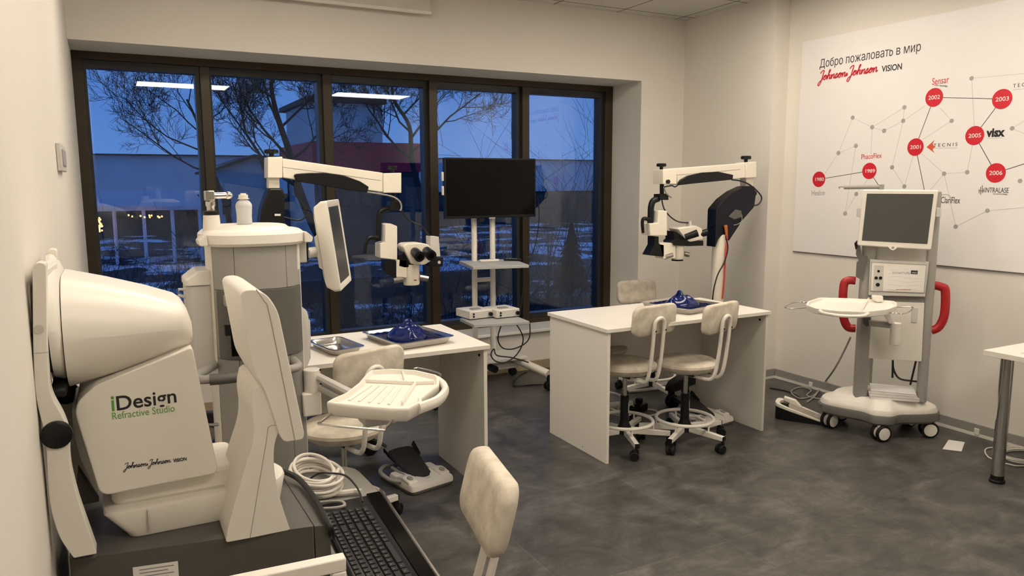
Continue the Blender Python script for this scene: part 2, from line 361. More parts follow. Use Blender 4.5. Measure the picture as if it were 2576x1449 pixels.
# ---------------------------------------------------------------- swivel chairs
def chair(name, label, back=True, drop=0.0, spin=0.0, recline=0.0):
    t = thing(name, label, 'chair' if back else 'stool')
    d = -drop
    obj('hub', G().lathe([(.030, .070), (.043, .072), (.043, .105), (.030, .135), (.026, .15), (.026, .30+d*.3), (.0235, .302+d*.3), (.0235, .070)][:7]+[(.001, .302+d*.3)], n=20), 'black_plastic', t)
    obj('gas_lift', G().cyl((0, 0, .30+d*.3), (0, 0, .425+d), .0135, n=16), 'steel', t)
    obj('sticker', G().prism([(.0268*cos(a), .0268*sin(a)) for a in [radians(-75+6*i) for i in range(8)]]+[(.0255*cos(a), .0255*sin(a)) for a in [radians(-33-6*i) for i in range(8)]], .20, .262, 'Z'), 'paper', t)
    R = .168
    ring = [(R*cos(2*pi*i/40), R*sin(2*pi*i/40), .150) for i in range(40)]
    fr = obj('foot_ring', G().tube(ring, .0105, n=10, closed=True), 'tube_white', t)
    for k in range(5):
        a = 2*pi*k/5+spin
        M = Matrix.Rotation(a, 4, 'Z')
        leg = obj('base_leg', G().prism([(.040, .073), (.270, .073), (.270, .100), (.040, .112)], -.0135, .0135, 'Y').xf(M), 'tube_white', t, bev=.003)
        obj('ring_stud', G().cyl((R, 0, .098), (R, 0, .145), .006, n=8).xf(M), 'tube_white', fr)
        c = G(); b = 0.6+1.3*k
        cm = M @ Matrix.Translation((.262, 0, 0)) @ Matrix.Rotation(b, 4, 'Z')
        for s in (-1, 1): c.lathe([(.010, -.009), (.024, -.009), (.0265, -.006), (.0265, .006), (.024, .009), (.010, .009)], (.012, s*.014, .0267), 'Y', 18)
        c.box((.006, 0, .044), (.040, .010, .034)); c.cyl((0, 0, .045), (0, 0, .088), .008, n=10)
        c.bx(.012-.004, .012+.004, -.02, .02, .022, .031)
        c.xf(cm); obj('caster', c, 'black_rubber', leg)
        obj('end_cap', G().box((.2725, 0, .0865), (.005, .026, .026)).xf(M), 'black_plastic', leg, bev=.001)
    obj('mechanism', G().bx(-.055, .055, -.09, .07, .424+d, .442+d), 'black_plastic', t, bev=.006)
    # seat: round padded cushion, belly-shaped underneath
    pr = [(.001, .440), (.09, .441), (.145, .449), (.176, .468), (.187, .487), (.184, .500), (.168, .510), (.12, .515), (.05, .516), (.001, .516)]
    g = G().lathe([(r, z+d) for r, z in pr], n=40)
    obj('seat', g, 'suede', t)
    if back:
        obj('lever', G().tube([(.03, -.05, .428+d), (.10, -.075, .425+d), (.155, -.10, .385+d)], lambda q: .006+.006*q, n=8, k=4, flat=.6), 'black_plastic', t)
        hw = .040
        P = [(-hw, -.02, .432), (-hw, -.16, .426), (-hw, -.205, .440), (-hw, -.226, .49), (-hw, -.243, .60), (-hw, -.258, .755)]
        top = [(-hw*cos(a), -.258-.006*sin(a), .765+hw*sin(a)) for a in [radians(22.5*i) for i in range(1, 8)]]
        pts = P[:1]+catmull(P, 6)[6:]+top+[(-x, y, z) for x, y, z in catmull(P, 6)[::-1]]
        bt = obj('back_tube', G().tube([(x, y, z+d) for x, y, z in pts], .0108, n=12), 'tube_white', t)
        for s in (-1, 1): obj('bolt', G().cyl((s*hw, -.258-.0125, .735+d), (s*hw, -.2705-.0025, .735+d), .005, n=8), 'black_plastic', bt)
        # backrest pad: rounded slab, gently curved round the sitter
        g = G(); rows = []
        o2 = rrect(.335, .170, .045, 6)
        def pad(x, z, y): return (x, -.2455+y+.35*x*x, .790+z+d+(0), )
        rings = [[pad(x*s, z*s, y) for x, z in o2] for s, y in ((.90, -.004), (.985, .002), (1.0, .012), (1.0, .022), (.98, .033), (.90, .0395), (.6, .042))]
        rings = [[(x, y-(z-.79-d)*.09, z) for x, y, z in r] for r in rings]
        g.loft(rings)
        br_ = obj('backrest', g, 'suede', t, sharp=60)
        if recline:
            for o_ in [br_, bt]+[c for c in t.children_recursive if c.parent == bt]:
                for v in o_.data.vertices:
                    k = max(0, v.co.z-.45-d); v.co.y -= k*recline
    return t
def put(o, x, y, rz): o.location = (x, y, 0); o.rotation_euler = (0, 0, rz); RM[o.name] = Matrix.Translation((x, y, 0)) @ Matrix.Rotation(rz, 4, 'Z')
for nm_lb, x, y, rz, sp, rec in (
    ('suede swivel chair tucked under the right desk, the left one of its two near chairs', 2.613, 3.525, 9, .42, 0),
    ('suede swivel chair tucked under the right desk, nearest the right end panel', 2.962, 3.394, 15, .925, 0),
    ('suede swivel chair at the window desk, half hidden behind a white instrument tray', .838, 3.188, 17, -.05, 0),
    ('pale suede swivel chair nearest the camera, its backrest in front of the dark floor', .492, 1.630, 79, .3, .16)):
    c_ = chair('swivel_chair', nm_lb, spin=sp, recline=rec); put(c_, x, y, radians(rz)); c_['group'] = 'suede swivel chairs'
cC = chair('swivel_chair', 'suede swivel chair on the far side of the right desk, backrest showing above the desktop', drop=.05, spin=.2)
put(cC, 3.435, 4.31, radians(176)); cC['group'] = 'suede swivel chairs'
st = chair('swivel_stool', 'white based swivel stool behind the right desk, showing beside its left end panel', back=False, spin=.9)
put(st, 2.735, 3.98, 0.3)
# ---------------------------------------------------------------- steel trays with the blue faces
def tray(label, FL, FR, BL, z0=.765, h=.038, lip=.012, group='steel trays'):
    """FL, FR, BL: pixels of three rim corners"""
    a, b, c = [atZ(*p, z0+h) for p in (FL, FR, BL)]
    ctr = (b+c)/2; w = (b-a).length; dep = (c-a).length; rz = math.atan2((b-a).y, (b-a).x)
    t = thing('steel_tray', label, 'tray', (ctr.x, ctr.y, z0), rz, group)
    g = G(); W, D = w/2, dep/2
    def rr(i, z, r=.03): return [(x, y, z) for x, y in rrect(2*W-2*i, 2*D-2*i, r)]
    g.loft([rr(0, h-.003), rr(0, h), rr(lip, h), rr(lip+.012, .008), rr(lip+.018, .004), rr(lip+.30*W, .0035), rr(lip+.30*W, .002), rr(lip+.017, .0015), rr(lip+.011, .006), rr(lip-.002, h-.003)], close=True)
    R = rr(lip+.30*W, .003); vs = g.ring(R); g.face(vs)
    obj('pan', g, 'steel', t, sharp=50)
    return t, ctr, rz, W, D
def face(label, ctr, rz, W, D, z0, spin, L=.105, B=.080):
    t = thing('face_model', label, 'face model', (ctr[0], ctr[1], z0), rz)
    # liner sheet lying in the tray
    g = G(); n = 14
    V = [[g.bm.verts.new((-W*.86+2*W*.86*i/n, -D*.86+2*D*.86*j/n, .012+.003*sin(3*i+j)*sin(2.1*j)+(.012 if i in (0, n) or j in (0, n) else 0))) for j in range(n+1)] for i in range(n+1)]
    for i in range(n):
        for j in range(n): g.face([V[i][j], V[i+1][j], V[i+1][j+1], V[i][j+1]])
    bmesh.ops.solidify(g.bm, geom=g.bm.faces[:], thickness=.002)
    obj('liner', g, 'blue_gloss', t, sharp=80)
    g = G(); n = 44; ga = lambda u, s: math.exp(-(u/s)**2)
    def H(a, b):
        q = 1-a*a*(.9 if a > 0 else .95)-b*b
        z = .046*max(q, 0)**.5
        nose = max(0, min(1, (.30-a)/.42)) if a > -.16 else max(0, 1-(-.16-a)/.14)
        z += .034*nose*ga(b, .20+.12*ga(a+.14, .12)) * (1 if a < .3 else 0)
        z += .010*ga(a-.40, .13)*ga(b, .55)                              # brow
        for s in (-1, 1):
            z -= .014*ga(a-.20, .12)*ga(b-s*.40, .20); z += .009*ga(a-.19, .08)*ga(b-s*.40, .13)
            z += .007*ga(a+.12, .2)*ga(b-s*.55, .22)
            z += .006*ga(a+.16, .06)*ga(b-s*.17, .07)
        z += .010*ga(a+.40, .055)*ga(b, .26)+.011*ga(a+.52, .055)*ga(b, .22)-.004*ga(a+.46, .02)*ga(b, .26)
        z += .016*ga(a+.78, .13)*ga(b, .26)
        return z
    V = [[None]*(n+1) for _ in range(n+1)]
    for i in range(n+1):
        for j in range(n+1):
            u, v = 2*i/n-1, 2*j/n-1
            a, b = u*math.sqrt(1-v*v/2), v*math.sqrt(1-u*u/2)
            V[i][j] = g.bm.verts.new((a*L, b*B*(1+.10*a), .013+1.3*H(a, b)))
    for i in range(n):
        for j in range(n): g.face([V[i][j], V[i+1][j], V[i+1][j+1], V[i][j+1]])
    g.xf(Matrix.Rotation(spin-rz, 4, 'Z'))
    ed = [e for e in g.bm.edges if e.is_boundary]
    r = bmesh.ops.extrude_edge_only(g.bm, edges=ed)
    for v in [v for v in r['geom'] if isinstance(v, bmesh.types.BMVert)]: v.co.z = .006
    obj('face', g, 'blue_gloss', t, sharp=180)
    return t
_, c1, r1, W1, D1 = tray('large steel tray holding a blue face, on the window desk', (988, 868), (1136, 846), (918, 833))
face('glossy dark blue face model lying in the tray on the window desk', c1, r1, W1, D1, .768, radians(80), .122, .100)
_, c2, r2, W2, D2 = tray('steel tray holding a blue face, on the right desk', (1712, 782), (1804, 766), (1627, 757))
face('glossy dark blue face model lying in the tray on the right desk, nose up', c2, r2, W2, D2, .768, radians(8), .122, .096)
tray('small empty steel tray at the left end of the window desk', (818, 885), (908, 872), (784, 855), h=.034)
# ---------------------------------------------------------------- microscope foot pedals
def pedal(label):
    t = thing('foot_pedal', label, 'foot pedal')
    obj('base_plate', G().prism(rrect(.27, .34, .04), .001, .016, 'Z'), 'charcoal_plastic', t, bev=.003)
    out = [(-.13, -.168), (.13, -.168), (.13, .06), (.075, .06), (.06, -.05), (.02, -.105), (-.02, -.105), (-.06, -.05), (-.075, .06), (-.13, .06)]
    g = G(); f = fillet(out, .02)
    g.loft([[(x, y, .0165) for x, y in f], [(x, y, .036+.10*max(0, min(1, (y+.168)/.09))*.10) for x, y in f], [(x*.955, y*.97-.002, .044+.10*max(0, min(1, (y+.168)/.09))*.10) for x, y in f]])
    b = obj('body', g, 'white_plastic', t, sharp=45)
    for s in (-1, 1):
        blk = obj('button_block', G().prism(fillet([(-.045, .016), (-.050, .058), (.02, .070), (.10, .045), (.10, .016)], .01), s*.098-.028, s*.098+.028, 'X').xf(Matrix.Translation((0, -.085, 0))), 'white_plastic', t, bev=.006)
        m_ = Matrix.Translation((s*.098, -.10, .067)) @ Matrix.Rotation(radians(9), 4, 'X')
        obj('button', G().lathe([(.001, -.003), (.014, -.003), (.014, .002), (.012, .004), (.001, .004)], M=m_ @ Matrix.Diagonal((1, 1.35, 1, 1)), n=20), 'grey_plastic', blk)
    u = [(-.085, .10, .060), (-.075, .0, .045), (-.055, -.085, .040), (0, -.118, .040), (.055, -.085, .040), (.075, .0, .045), (.085, .10, .060)]
    obj('pedal_frame', G().tube(u, .010, n=10, k=6), 'mid_grey_plastic', t)
    half = [(0, -.112), (.030, -.103), (.050, -.07), (.060, -.01), (.078, .08), (.085, .15), (.060, .172), (0, .178)]
    pl = half+[(-x, y) for x, y in half[::-1][1:-1]]
    g = G(); zz = lambda y: .046+.085*max(0, (y+.11)/.29)**1.15
    g.loft([[(x, y, zz(y)-.014) for x, y in pl], [(x, y, zz(y)) for x, y in pl], [(x*.9, y*.93, zz(y*.93)-.001) for x, y in pl]])
    p = obj('pedal', g, mat('treadle', (.026, .024, .021), .6), t, bev=.003)
    for s in (-1, 1): obj('toe_guard', G().loft([[(s*.072, .08, zz(.08)), (s*.086, .08, zz(.08)), (s*.094, .17, zz(.17)), (s*.080, .17, zz(.17))], [(s*.080, .085, zz(.08)+.008), (s*.088, .085, zz(.08)+.008), (s*.098, .165, zz(.17)+.024), (s*.090, .165, zz(.17)+.024)]]), 'black_rubber', p, bev=.003)
    obj('hose', G().tube([(-.125, -.06, .045), (-.165, -.02, .050), (-.165, .08, .060), (-.10, .15, .055), (-.02, .16, .04)], .011, n=10, k=6), 'grey_plastic', t)
    return t
p0 = pedal('white foot pedal with raised black treadle, on the floor by the window desk'); put(p0, 1.325, 3.605, radians(12)); p0['group'] = 'microscope foot pedals'
dup(p0, (3.335, 3.665, 0), radians(8), 'white foot pedal with black treadle, under the right desk beside its right panel', 'microscope foot pedals')

# power adapter and wrapped cable on the floor under the right desk
p = atZ(1612, 1036, .0); t = thing('power_adapter', 'black plug adapter with a white cable ring, on the floor under the right desk', 'adapter', (p.x, p.y, 0), radians(20))
obj('block', G().bx(-.045, .045, -.03, .03, .006, .062), 'black_plastic', t, bev=.008)
obj('plug', G().bx(-.05, .0, -.02, .02, .062, .105), 'black_plastic', t, bev=.010)
obj('cable_ring', G().tube([(.075*cos(2*pi*i/24), -.055+.06*sin(2*pi*i/24), .006) for i in range(24)], .006, n=8, closed=True), 'cable_white', t)
q = lambda x, y, z=.012: tuple(atZ(x, y, z))
t = tag(obj('wrapped_cable', G().tube([q(1570, 985), q(1600, 983), q(1630, 980), q(1655, 977)], .013, n=10, k=5), 'cable_white'), 'white spiral wrapped cable on the floor under the right desk', 'cable')
a, b = Vector(q(1572, 985)), Vector(q(1653, 977))
for i in range(9):
    c = a.lerp(b, (i+.5)/9); d = (b-a).normalized()*.006
    obj('black_wrap', G().cyl(tuple(c-d), tuple(c+d), .0142, n=10), 'cable_black', t)
# ---------------------------------------------------------------- television on its wheeled stand
def px_slab(g, pts, z, th):
    P = [atZ(x, y, z) for x, y in pts]
    g.loft([[(p.x, p.y, z-th) for p in P], [(p.x, p.y, z) for p in P]]); return P
YT = 5.02
tl, br = atY(1118, 396, YT), atY(1348, 545, YT)
tvs = thing('media_stand', 'white wheeled stand with grey shelves carrying the flat television at the window', 'stand', (2.40, 5.08, 0))
pz = [(1193, 1193), (1239, 1239)]
for px in (1193, 1239):
    p = atY(px, 620, 5.10)
    obj('post', G().cyl((p.x, 5.10, .20), (p.x, 5.10, 1.45), .021, n=16), 'tube_white', tvs, world=True)
pa, pb = atY(1193, 620, 5.10).x, atY(1239, 620, 5.10).x
obj('crossbar', G().bx(pa, pb, 5.085, 5.115, .815, .845), 'tube_white', tvs, world=True, bev=.002)
g = G().bx(pa-.05, pb+.05, 5.065, 5.08, 1.32, 1.52)
obj('screen_bracket', g, 'light_grey_plastic', tvs, world=True)
# shelves
Z1, Z2, Z3 = .975, .600, .235
sh = G(); S1 = px_slab(sh, [(1155, 656), (1190, 671), (1331, 666), (1291, 651)], Z1, .022)
obj('shelf', sh, 'mid_grey_plastic' if 0 else mat('shelf_grey', (.43, .43, .42), .5), tvs, world=True, bev=.003)
sh = G(); S2 = px_slab(sh, [(1157, 801), (1192, 817), (1332, 808), (1297, 794)], Z2, .022)
obj('shelf', sh, 'shelf_grey', tvs, world=True, bev=.003)
obj('base_shelf', G().bx(pa-.22, pb+.22, 4.95, 5.25, Z3-.02, Z3), 'tube_white', tvs, world=True, bev=.003)
obj('base_bar', G().bx(pa-.18, pb+.19, 5.03, 5.09, .135, .175), 'tube_white', tvs, world=True, bev=.004)
for s, e in ((1, (2.83, 4.78)), (-1, (pa-.48, 4.72)), (1, (2.80, 5.30)), (-1, (pa-.44, 5.30))):
    x0 = (pb+.16) if s > 0 else (pa-.16)
    f = obj('foot', G().tube([(x0, 5.06, .20), (e[0], e[1], .125)], .036, n=14, flat=.8), 'tube_white', tvs, world=True)
    c = G(); 
    for q in (-1, 1): c.lathe([(.006, -.008), (.030, -.008), (.033, 0), (.030, .008), (.006, .008)], (e[0], e[1]+q*.014, .034), 'Y', 16)
    c.cyl((e[0], e[1], .03), (e[0], e[1], .115), .012, n=10)
    obj('caster', c, 'black_rubber', f, world=True)
obj('cable_clip', G().cyl((pb-.06, 4.948, .165), (pb-.06, 5.03, .165), .028, n=16), 'black_plastic', tvs, world=True)
tv = thing('television', 'black flat television, switched off, on the white stand before the window', 'television', (2.44, YT, 1.2))
x0, x1, z0, z1 = tl.x, br.x, br.z, tl.z
obj('casing', G().bx(x0, x1, YT, YT+.040, z0, z1), 'black_plastic', tv, world=True, bev=.004)
obj('screen', G().bx(x0+.012, x1-.012, YT-.003, YT, z0+.020, z1-.012), 'black_gloss', tv, world=True, bev=.001)
obj('logo_bar', G().bx((x0+x1)/2-.025, (x0+x1)/2+.025, YT-.004, YT+.01, z0-.006, z0+.004), 'steel', tv, world=True)
obj('sensor_box', G().bx(x0+.27, x0+.31, YT+.003, YT+.03, z0-.028, z0-.001), 'black_plastic', tv, world=True)
for zz in (.30, .20): obj('side_tab', G().bx(x0-.016, x0-.001, YT+.01, YT+.03, z0+zz-.03, z0+zz+.035), 'white_plastic', tv, world=True, bev=.003)
# things on the shelves
def remote(label, px, py, z, rz, m, L=.13, W=.04):
    p = atZ(px, py, z); t = thing('remote_control', label, 'remote control', (p.x, p.y, z+.0005), rz)
    obj('body', G().prism(rrect(L, W, .012), 0, .016, 'Z'), m, t, bev=.004)
    bt = G()
    for i in range(4):
        for j in range(2): bt.box((-.04+.022*i, -.008+.016*j, .0165), (.012, .008, .003))
    obj('buttons', bt, 'grey_plastic', t)
remote('white remote control lying on the upper shelf of the television stand', 1231, 658, Z1, radians(-10), 'white_plastic', .15, .035)
remote('black remote control lying on the upper shelf of the television stand', 1289, 656, Z1, radians(-40), 'black_plastic', .13, .045)
def light_box(label, px, py, rz):
    p = atZ(px, py, Z2); t = thing('camera_control_unit', label, 'control box', (p.x, p.y, Z2+.0005), rz)
    W, Dp, H = .185, .20, .062
    obj('housing', G().bx(-W/2, W/2, 0, Dp, .006, H), 'white_plastic', t, bev=.004)
    obj('front_panel', G().bx(-W/2+.006, W/2-.006, -.003, 0, .010, H-.006), 'light_grey_plastic', t)
    obj('knob', G().cyl((W/2-.022, -.020, .032), (W/2-.022, -.003, .032), .014, n=16), 'black_plastic', t)
    for k in (0, 1): obj('socket', G().cyl((-W/2+.028, -.008, .024+.018*k), (-W/2+.028, -.003, .024+.018*k), .007, n=10), 'black_plastic', t)
    obj('lid_plate', G().bx(-.04, .03, .05, .10, H, H+.006), 'mid_grey_plastic', t, bev=.002)
    for x in (-1, 1):
        for y in (.03, .17): obj('rubber_foot', G().cyl((x*.07, y, 0), (x*.07, y, .007), .008, n=10), 'black_rubber', t)
light_box('white control box on the middle shelf of the television stand, left one of two', 1211, 803, radians(6))
light_box('white control box on the middle shelf of the television stand, right one of two', 1279, 800, radians(2))
def cable(name, label, pts, r, m, k=8, group=None, cat='cable'):
    o = obj(name, G().tube(pts, r, n=8, k=k), m); return tag(o, label, cat, group)
P_ = lambda x, y, Y=4.98: tuple(atY(x, y, Y))
cable('cable', 'black cable looping from under the middle shelf of the television stand', [P_(1262, 816, 5.0), P_(1254, 840), P_(1254, 860), P_(1266, 876), P_(1290, 878), P_(1318, 866), P_(1332, 848), P_(1333, 814, 5.0)], .005, 'cable_black')
cable('cable', 'black cable hanging below the television stand shelf and curling over its base shelf', [P_(1296, 812, 5.0), P_(1308, 830), P_(1316, 850), P_(1312, 872), P_(1296, 896, 4.9), P_(1270, 912, 4.88), P_(1246, 908, 4.88), P_(1235, 892, 4.92), P_(1243, 878, 4.96), P_(1250, 894, 4.94), P_(1290, 900, 4.92), P_(1330, 912, 4.86)], .005, 'cable_black')
cable('cable', 'thin grey cable running down the right edge of the television to the shelf', [P_(1350, 490, 5.07), P_(1356, 530, 5.09), P_(1352, 590, 5.12), P_(1338, 640, 5.14), P_(1322, 655, 5.145), P_(1316, 720, 5.15), P_(1308, 790, 5.12)], .004, 'cable_black')
q = lambda x, y, z=.006: tuple(atZ(x, y, z))
cable('floor_cable', 'black cable lying on the floor by the television stand castor', [q(1325, 936), q(1308, 944), q(1294, 958), q(1291, 969), q(1305, 971), q(1340, 968), q(1366, 967)], .005, 'cable_black')
# ---------------------------------------------------------------- script lettering (two linked names) as thin strokes
GL = {
 'J': ([[(.25, 1.55), (.55, 2.0), (1.15, 2.1), (1.05, 1.2), (.80, -.4), (.40, -1.15), (.05, -1.0), (.25, -.45), (.85, .0), (1.3, .35)]], 1.25),
 'o': ([[(.15, .35), (.55, 1.0), (.2, .85), (.1, .3), (.4, .0), (.75, .35), (.65, .9), (.55, 1.0), (.9, .85), (1.1, .75)]], .95),
 'h': ([[(.0, .3), (.5, 1.3), (.75, 2.0), (.5, 2.0), (.35, .9), (.2, .0), (.45, .75), (.8, 1.0), (.85, .6), (.85, .1), (1.05, .05), (1.25, .35)]], 1.15),
 'n': ([[(.0, .55), (.2, .95), (.25, .5), (.2, .0), (.45, .75), (.8, 1.0), (.85, .55), (.85, .1), (1.05, .05), (1.25, .35)]], 1.12),
 's': ([[(.0, .3), (.45, 1.05), (.60, .6), (.55, .1), (.2, .0), (.1, .25), (.7, .15), (.95, .4)]], .85),
 '&': ([[(.95, .05), (.35, .75), (.5, 1.0), (.7, .8), (.15, .3), (.35, .0), (.75, .15), (.95, .5)]], 1.1)}
def script_g(txt, M, w, r):
    """cursive lettering of total width w in the plane of M"""
    g = G(); x = 0; S = []
    for ch in txt:
        st, adv = GL[ch]
        kk = .55 if ch == '&' else 1.0; S += [[(px*kk+x+.18*py*kk, py*kk+(.15 if ch == '&' else 0)) for px, py in s] for s in st]; x += adv*kk
    k = w/(x+.2)
    for s in S: g.tube([tuple(M @ Vector((a*k, b*k, r*.3))) for a, b in s], r, n=6, k=5)
    return g
# ---------------------------------------------------------------- refractive analyser on its dark table
an = thing('refractive_analyzer', 'white eye analyser with green and black lettering on a dark table against the left wall', 'medical device', (.12, 1.92, 0))
A_ = lambda x, y, Y: atY(x, y, Y)
def prof(px, Y): return [(p.x, p.z) for p in (atY(x, y, Y) for x, y in px)]
ZT = .75
# dark table: body, end cap, column, foot
bodyp = [(-.132, 1.800), (.372, 1.712), (.365, 2.20), (-.132, 2.22)]
obj('table_body', G().prism(fillet(bodyp, [.012, .003, .01, .02]), .53, ZT, 'Z'), 'charcoal_plastic', an, world=True, bev=.010, seg=3)
capp = [(.3735, 1.7118), (.412, 1.702), (.402, 2.07), (.372, 2.18), (.3665, 2.18)]
obj('end_cap', G().prism(fillet(capp, [.002, .02, .05, .01, .002]), .53, ZT-.001, 'Z'), 'charcoal_plastic', an, world=True, bev=.008, seg=3)
obj('column', G().bx(.02, .20, 1.90, 2.08, .06, .53), 'light_grey_plastic', an, world=True, bev=.01)
obj('foot', G().bx(-.12, .28, 1.88, 2.18, .03, .07), 'charcoal_plastic', an, world=True, bev=.012)
gc = G()
for x in (-.09, .25):
    for y in (1.91, 2.15): gc.cyl((x, y, 0.001), (x, y, .032), .022, n=14)
obj('glides', gc, 'black_rubber', an, world=True)
# white boat-shaped pedestal on the table top
bot = [(-.018, 1.846), (.262, 1.846), (.322, 1.875), (.342, 1.935), (.322, 2.00), (.25, 2.06), (.0, 2.08), (-.018, 2.0)]
top = [(-.062, 1.840), (.262, 1.838), (.332, 1.868), (.354, 1.935), (.332, 2.01), (.25, 2.08), (-.03, 2.10), (-.066, 2.0)]
fb, ft = fillet(bot, .03, 5), fillet(top, .03, 5)
g = G(); c0 = Vector((.14, 1.96))
def sh(P, k, z): return [((x-c0.x)*k+c0.x, (y-c0.y)*k+c0.y, z) for x, y in P]
g.loft([sh(fb, .985, ZT+.001), sh(fb, 1, ZT+.006), sh(ft, 1, ZT+.062), sh(ft, .985, ZT+.070), sh(ft, .93, ZT+.073)])
ped = obj('pedestal', g, 'white_plastic', an, world=True, sharp=50)
obj('pedestal_neck', G().prism(fillet([(-.045, 1.872), (.235, 1.872), (.235, 2.07), (-.045, 2.07)], .03), ZT+.07, ZT+.125, 'Z'), 'white_plastic', ped, world=True, bev=.01)
sx = atY(370, 1290, 1.842).x
obj('seam', G().bx(sx, sx+.0012, 1.8345, 1.845, ZT+.012, ZT+.064), 'grey_plastic', ped, world=True)
# housing with the lettering
YB_ = 1.836
hp = prof([(182, 1020), (243, 968), (484, 872), (548, 1180), (540, 1192), (268, 1246), (250, 1238)], YB_)
hs = obj('housing', G().prism(fillet(hp, [.05, .01, .01, .01, .006, .01, .02]), YB_, 2.16, 'Y'), 'white_plastic', an, world=True, bev=.016, seg=4)
# measuring head: tapered hood, collar, black plate for the dark gap beside the collar
def sec(X, top, botz, y0, y1, r): 
    return [(X, y, z) for y, z in rrect(y1-y0, top-botz, r, 6, (y0+y1)/2, (top+botz)/2)]
tz = lambda x, y: atY(x, y, 1.95).z
bz = lambda x, y: atY(x, y, 1.84).z
xl, xr = atY(157, 820, 1.82).x, atY(484, 820, 1.88).x
g = G()
S = [(0, tz(158, 690), bz(215, 985), 1.800, 2.200, .12), (.33, tz(255, 710), bz(262, 962), 1.817, 2.182, .11), (.66, tz(360, 734), bz(370, 921), 1.834, 2.166, .10), (.90, tz(440, 755), bz(455, 889), 1.848, 2.152, .09), (.965, tz(462, 768), bz(473, 883), 1.858, 2.14, .08), (1.0, tz(478, 800), bz(482, 872), 1.885, 2.115, .05)]
g.loft([sec(xl+(xr-xl)*t, a, b, y0, y1, r) for t, a, b, y0, y1, r in S])
hd = obj('measuring_head', g, 'white_plastic', an, world=True, sharp=55)
g = G(); xk = atY(121, 820, 1.80).x
a0 = S[0]
g.loft([sec(xk, tz(121, 663), bz(150, 960), 1.780, 2.215, .13), sec(xk+.012, tz(125, 668), bz(160, 965), 1.786, 2.21, .13), sec(xl-.006, a0[1]+.004, a0[2]+.02, 1.796, 2.204, .12), sec(xl-.002, a0[1]-.004, a0[2]+.03, 1.803, 2.197, .12)])
col_ = obj('collar', g, 'white_plastic', an, world=True, sharp=55)
obj('dark_gap_plate', G().loft([sec(xk-.010, tz(121, 680), bz(150, 945), 1.792, 2.205, .12), sec(xk-.0005, tz(121, 676), bz(150, 950), 1.788, 2.21, .12)]), 'black_plastic', an, world=True)  # black plate paints the shade in the gap between arm and collar
# lower hood towards the patient (pale curved plate) and dark brace under it
obj('lower_cover', G().prism(prof([(180, 1026), (198, 1030), (215, 1110), (262, 1235), (240, 1240), (200, 1150), (184, 1080)], 1.90), 1.90, 2.12, 'Y'), 'light_grey_plastic', an, world=True, bev=.008)
obj('brace', G().prism(prof([(196, 1178), (205, 1192), (250, 1262), (186, 1275)], 1.93), 1.93, 1.96, 'Y'), 'charcoal_plastic', an, world=True, bev=.002)
# patient head rest: two curved side arms with pivot knobs, cross bars, chin cup
armp = [(84, 668), (96, 657), (118, 660), (121, 885), (127, 985), (160, 1040), (176, 1085), (176, 1160), (196, 1245), (244, 1381), (187, 1392), (152, 1345), (128, 1270), (122, 1200), (117, 1085), (92, 1000), (86, 890)]
for y0, y1 in ((1.752, 1.800), (2.11, 2.155)):
    q = fillet(prof(armp, 1.776), [.006, .01, .01, .03, .03, .03, .02, .06, .08, .003, .003, .05, .06, .08, .06, .05, .05], 5)
    a = obj('head_rest_arm', G().prism(q, y0, y1, 'Y'), 'white_plastic', an, world=True, bev=.005, seg=3)
    c = atY(143, 1093, 1.752)
    obj('pivot_knob', G().lathe([(.001, -.010), (.022, -.010), (.0285, -.006), (.0290, 0), (.001, 0)], (c.x, y0, c.z), 'Y', 28), 'black_plastic', a, world=True)
    c = atY(97, 829, 1.752)
    obj('screw', G().lathe([(.001, -.002), (.0085, -.002), (.009, 0), (.001, 0)], (c.x, y0-.0003, c.z), 'Y', 16), 'steel', a, world=True)
    if y0 < 1.9:
        p0, p1 = atY(86, 889, 1.752), atY(121, 886, 1.752)
        obj('joint_line', G().tube([(p0.x, 1.7518, p0.z), (p1.x, 1.7518, p1.z)], .0007, n=4), 'grey_plastic', a, world=True)
cc = atY(97, 690, 1.776); cb = atY(150, 985, 1.80)
obj('forehead_bar', G().tube([(cc.x, 1.80, cc.z), (cc.x+.01, 1.95, cc.z), (cc.x, 2.11, cc.z)], .014, n=10), 'white_plastic', an, world=True)
obj('chin_cup', G().bx(cb.x-.018, cb.x+.012, 1.80, 2.11, cb.z-.014, cb.z+.006), 'black_rubber', an, world=True, bev=.006)
p = atZ(225, 1392, ZT+.002)
obj('arm_foot_plate', G().prism(fillet([(-.128, 1.788), (-.080, 1.780), (-.072, 1.84), (-.122, 1.85)], .006), ZT-.002, ZT+.004, 'Z'), 'charcoal_plastic', an, world=True, bev=.002)
# operator screen on its curved stand
mp = [(603, 742), (612, 731), (640, 727), (672, 741), (700, 782), (766, 1092), (762, 1106), (716, 1113), (704, 1098), (668, 985), (640, 942)]
scb = obj('screen_housing', G().prism(fillet(prof(mp, 1.715), [.008, .01, .02, .03, .03, .012, .006, .008, .008, .03, .03]), 1.715, 2.015, 'Y'), 'white_plastic', an, world=True, bev=.012, seg=4)
sl = [(644, 728), (666, 760), (680, 800), (742, 1108)]
pp = [atY(x, y, 1.7145) for x, y in sl]
obj('seam', G().tube([tuple(v) for v in pp], .0011, n=5, k=3), 'grey_plastic', scb, world=True)
v0, v1 = atY(704, 805, 1.715), atY(762, 1082, 1.715); dn = Vector((v1.z-v0.z, 0, -(v1.x-v0.x))).normalized()*(-1)
g = G(); off = dn*.0015
g.loft([[tuple(Vector((v.x, y, v.z))+off*k) for v, y in ((v0, 1.735), (v0, 1.995), (v1, 1.995), (v1, 1.735))] for k in (-1.5, .25)])
obj('screen', g, 'black_gloss', scb, world=True)
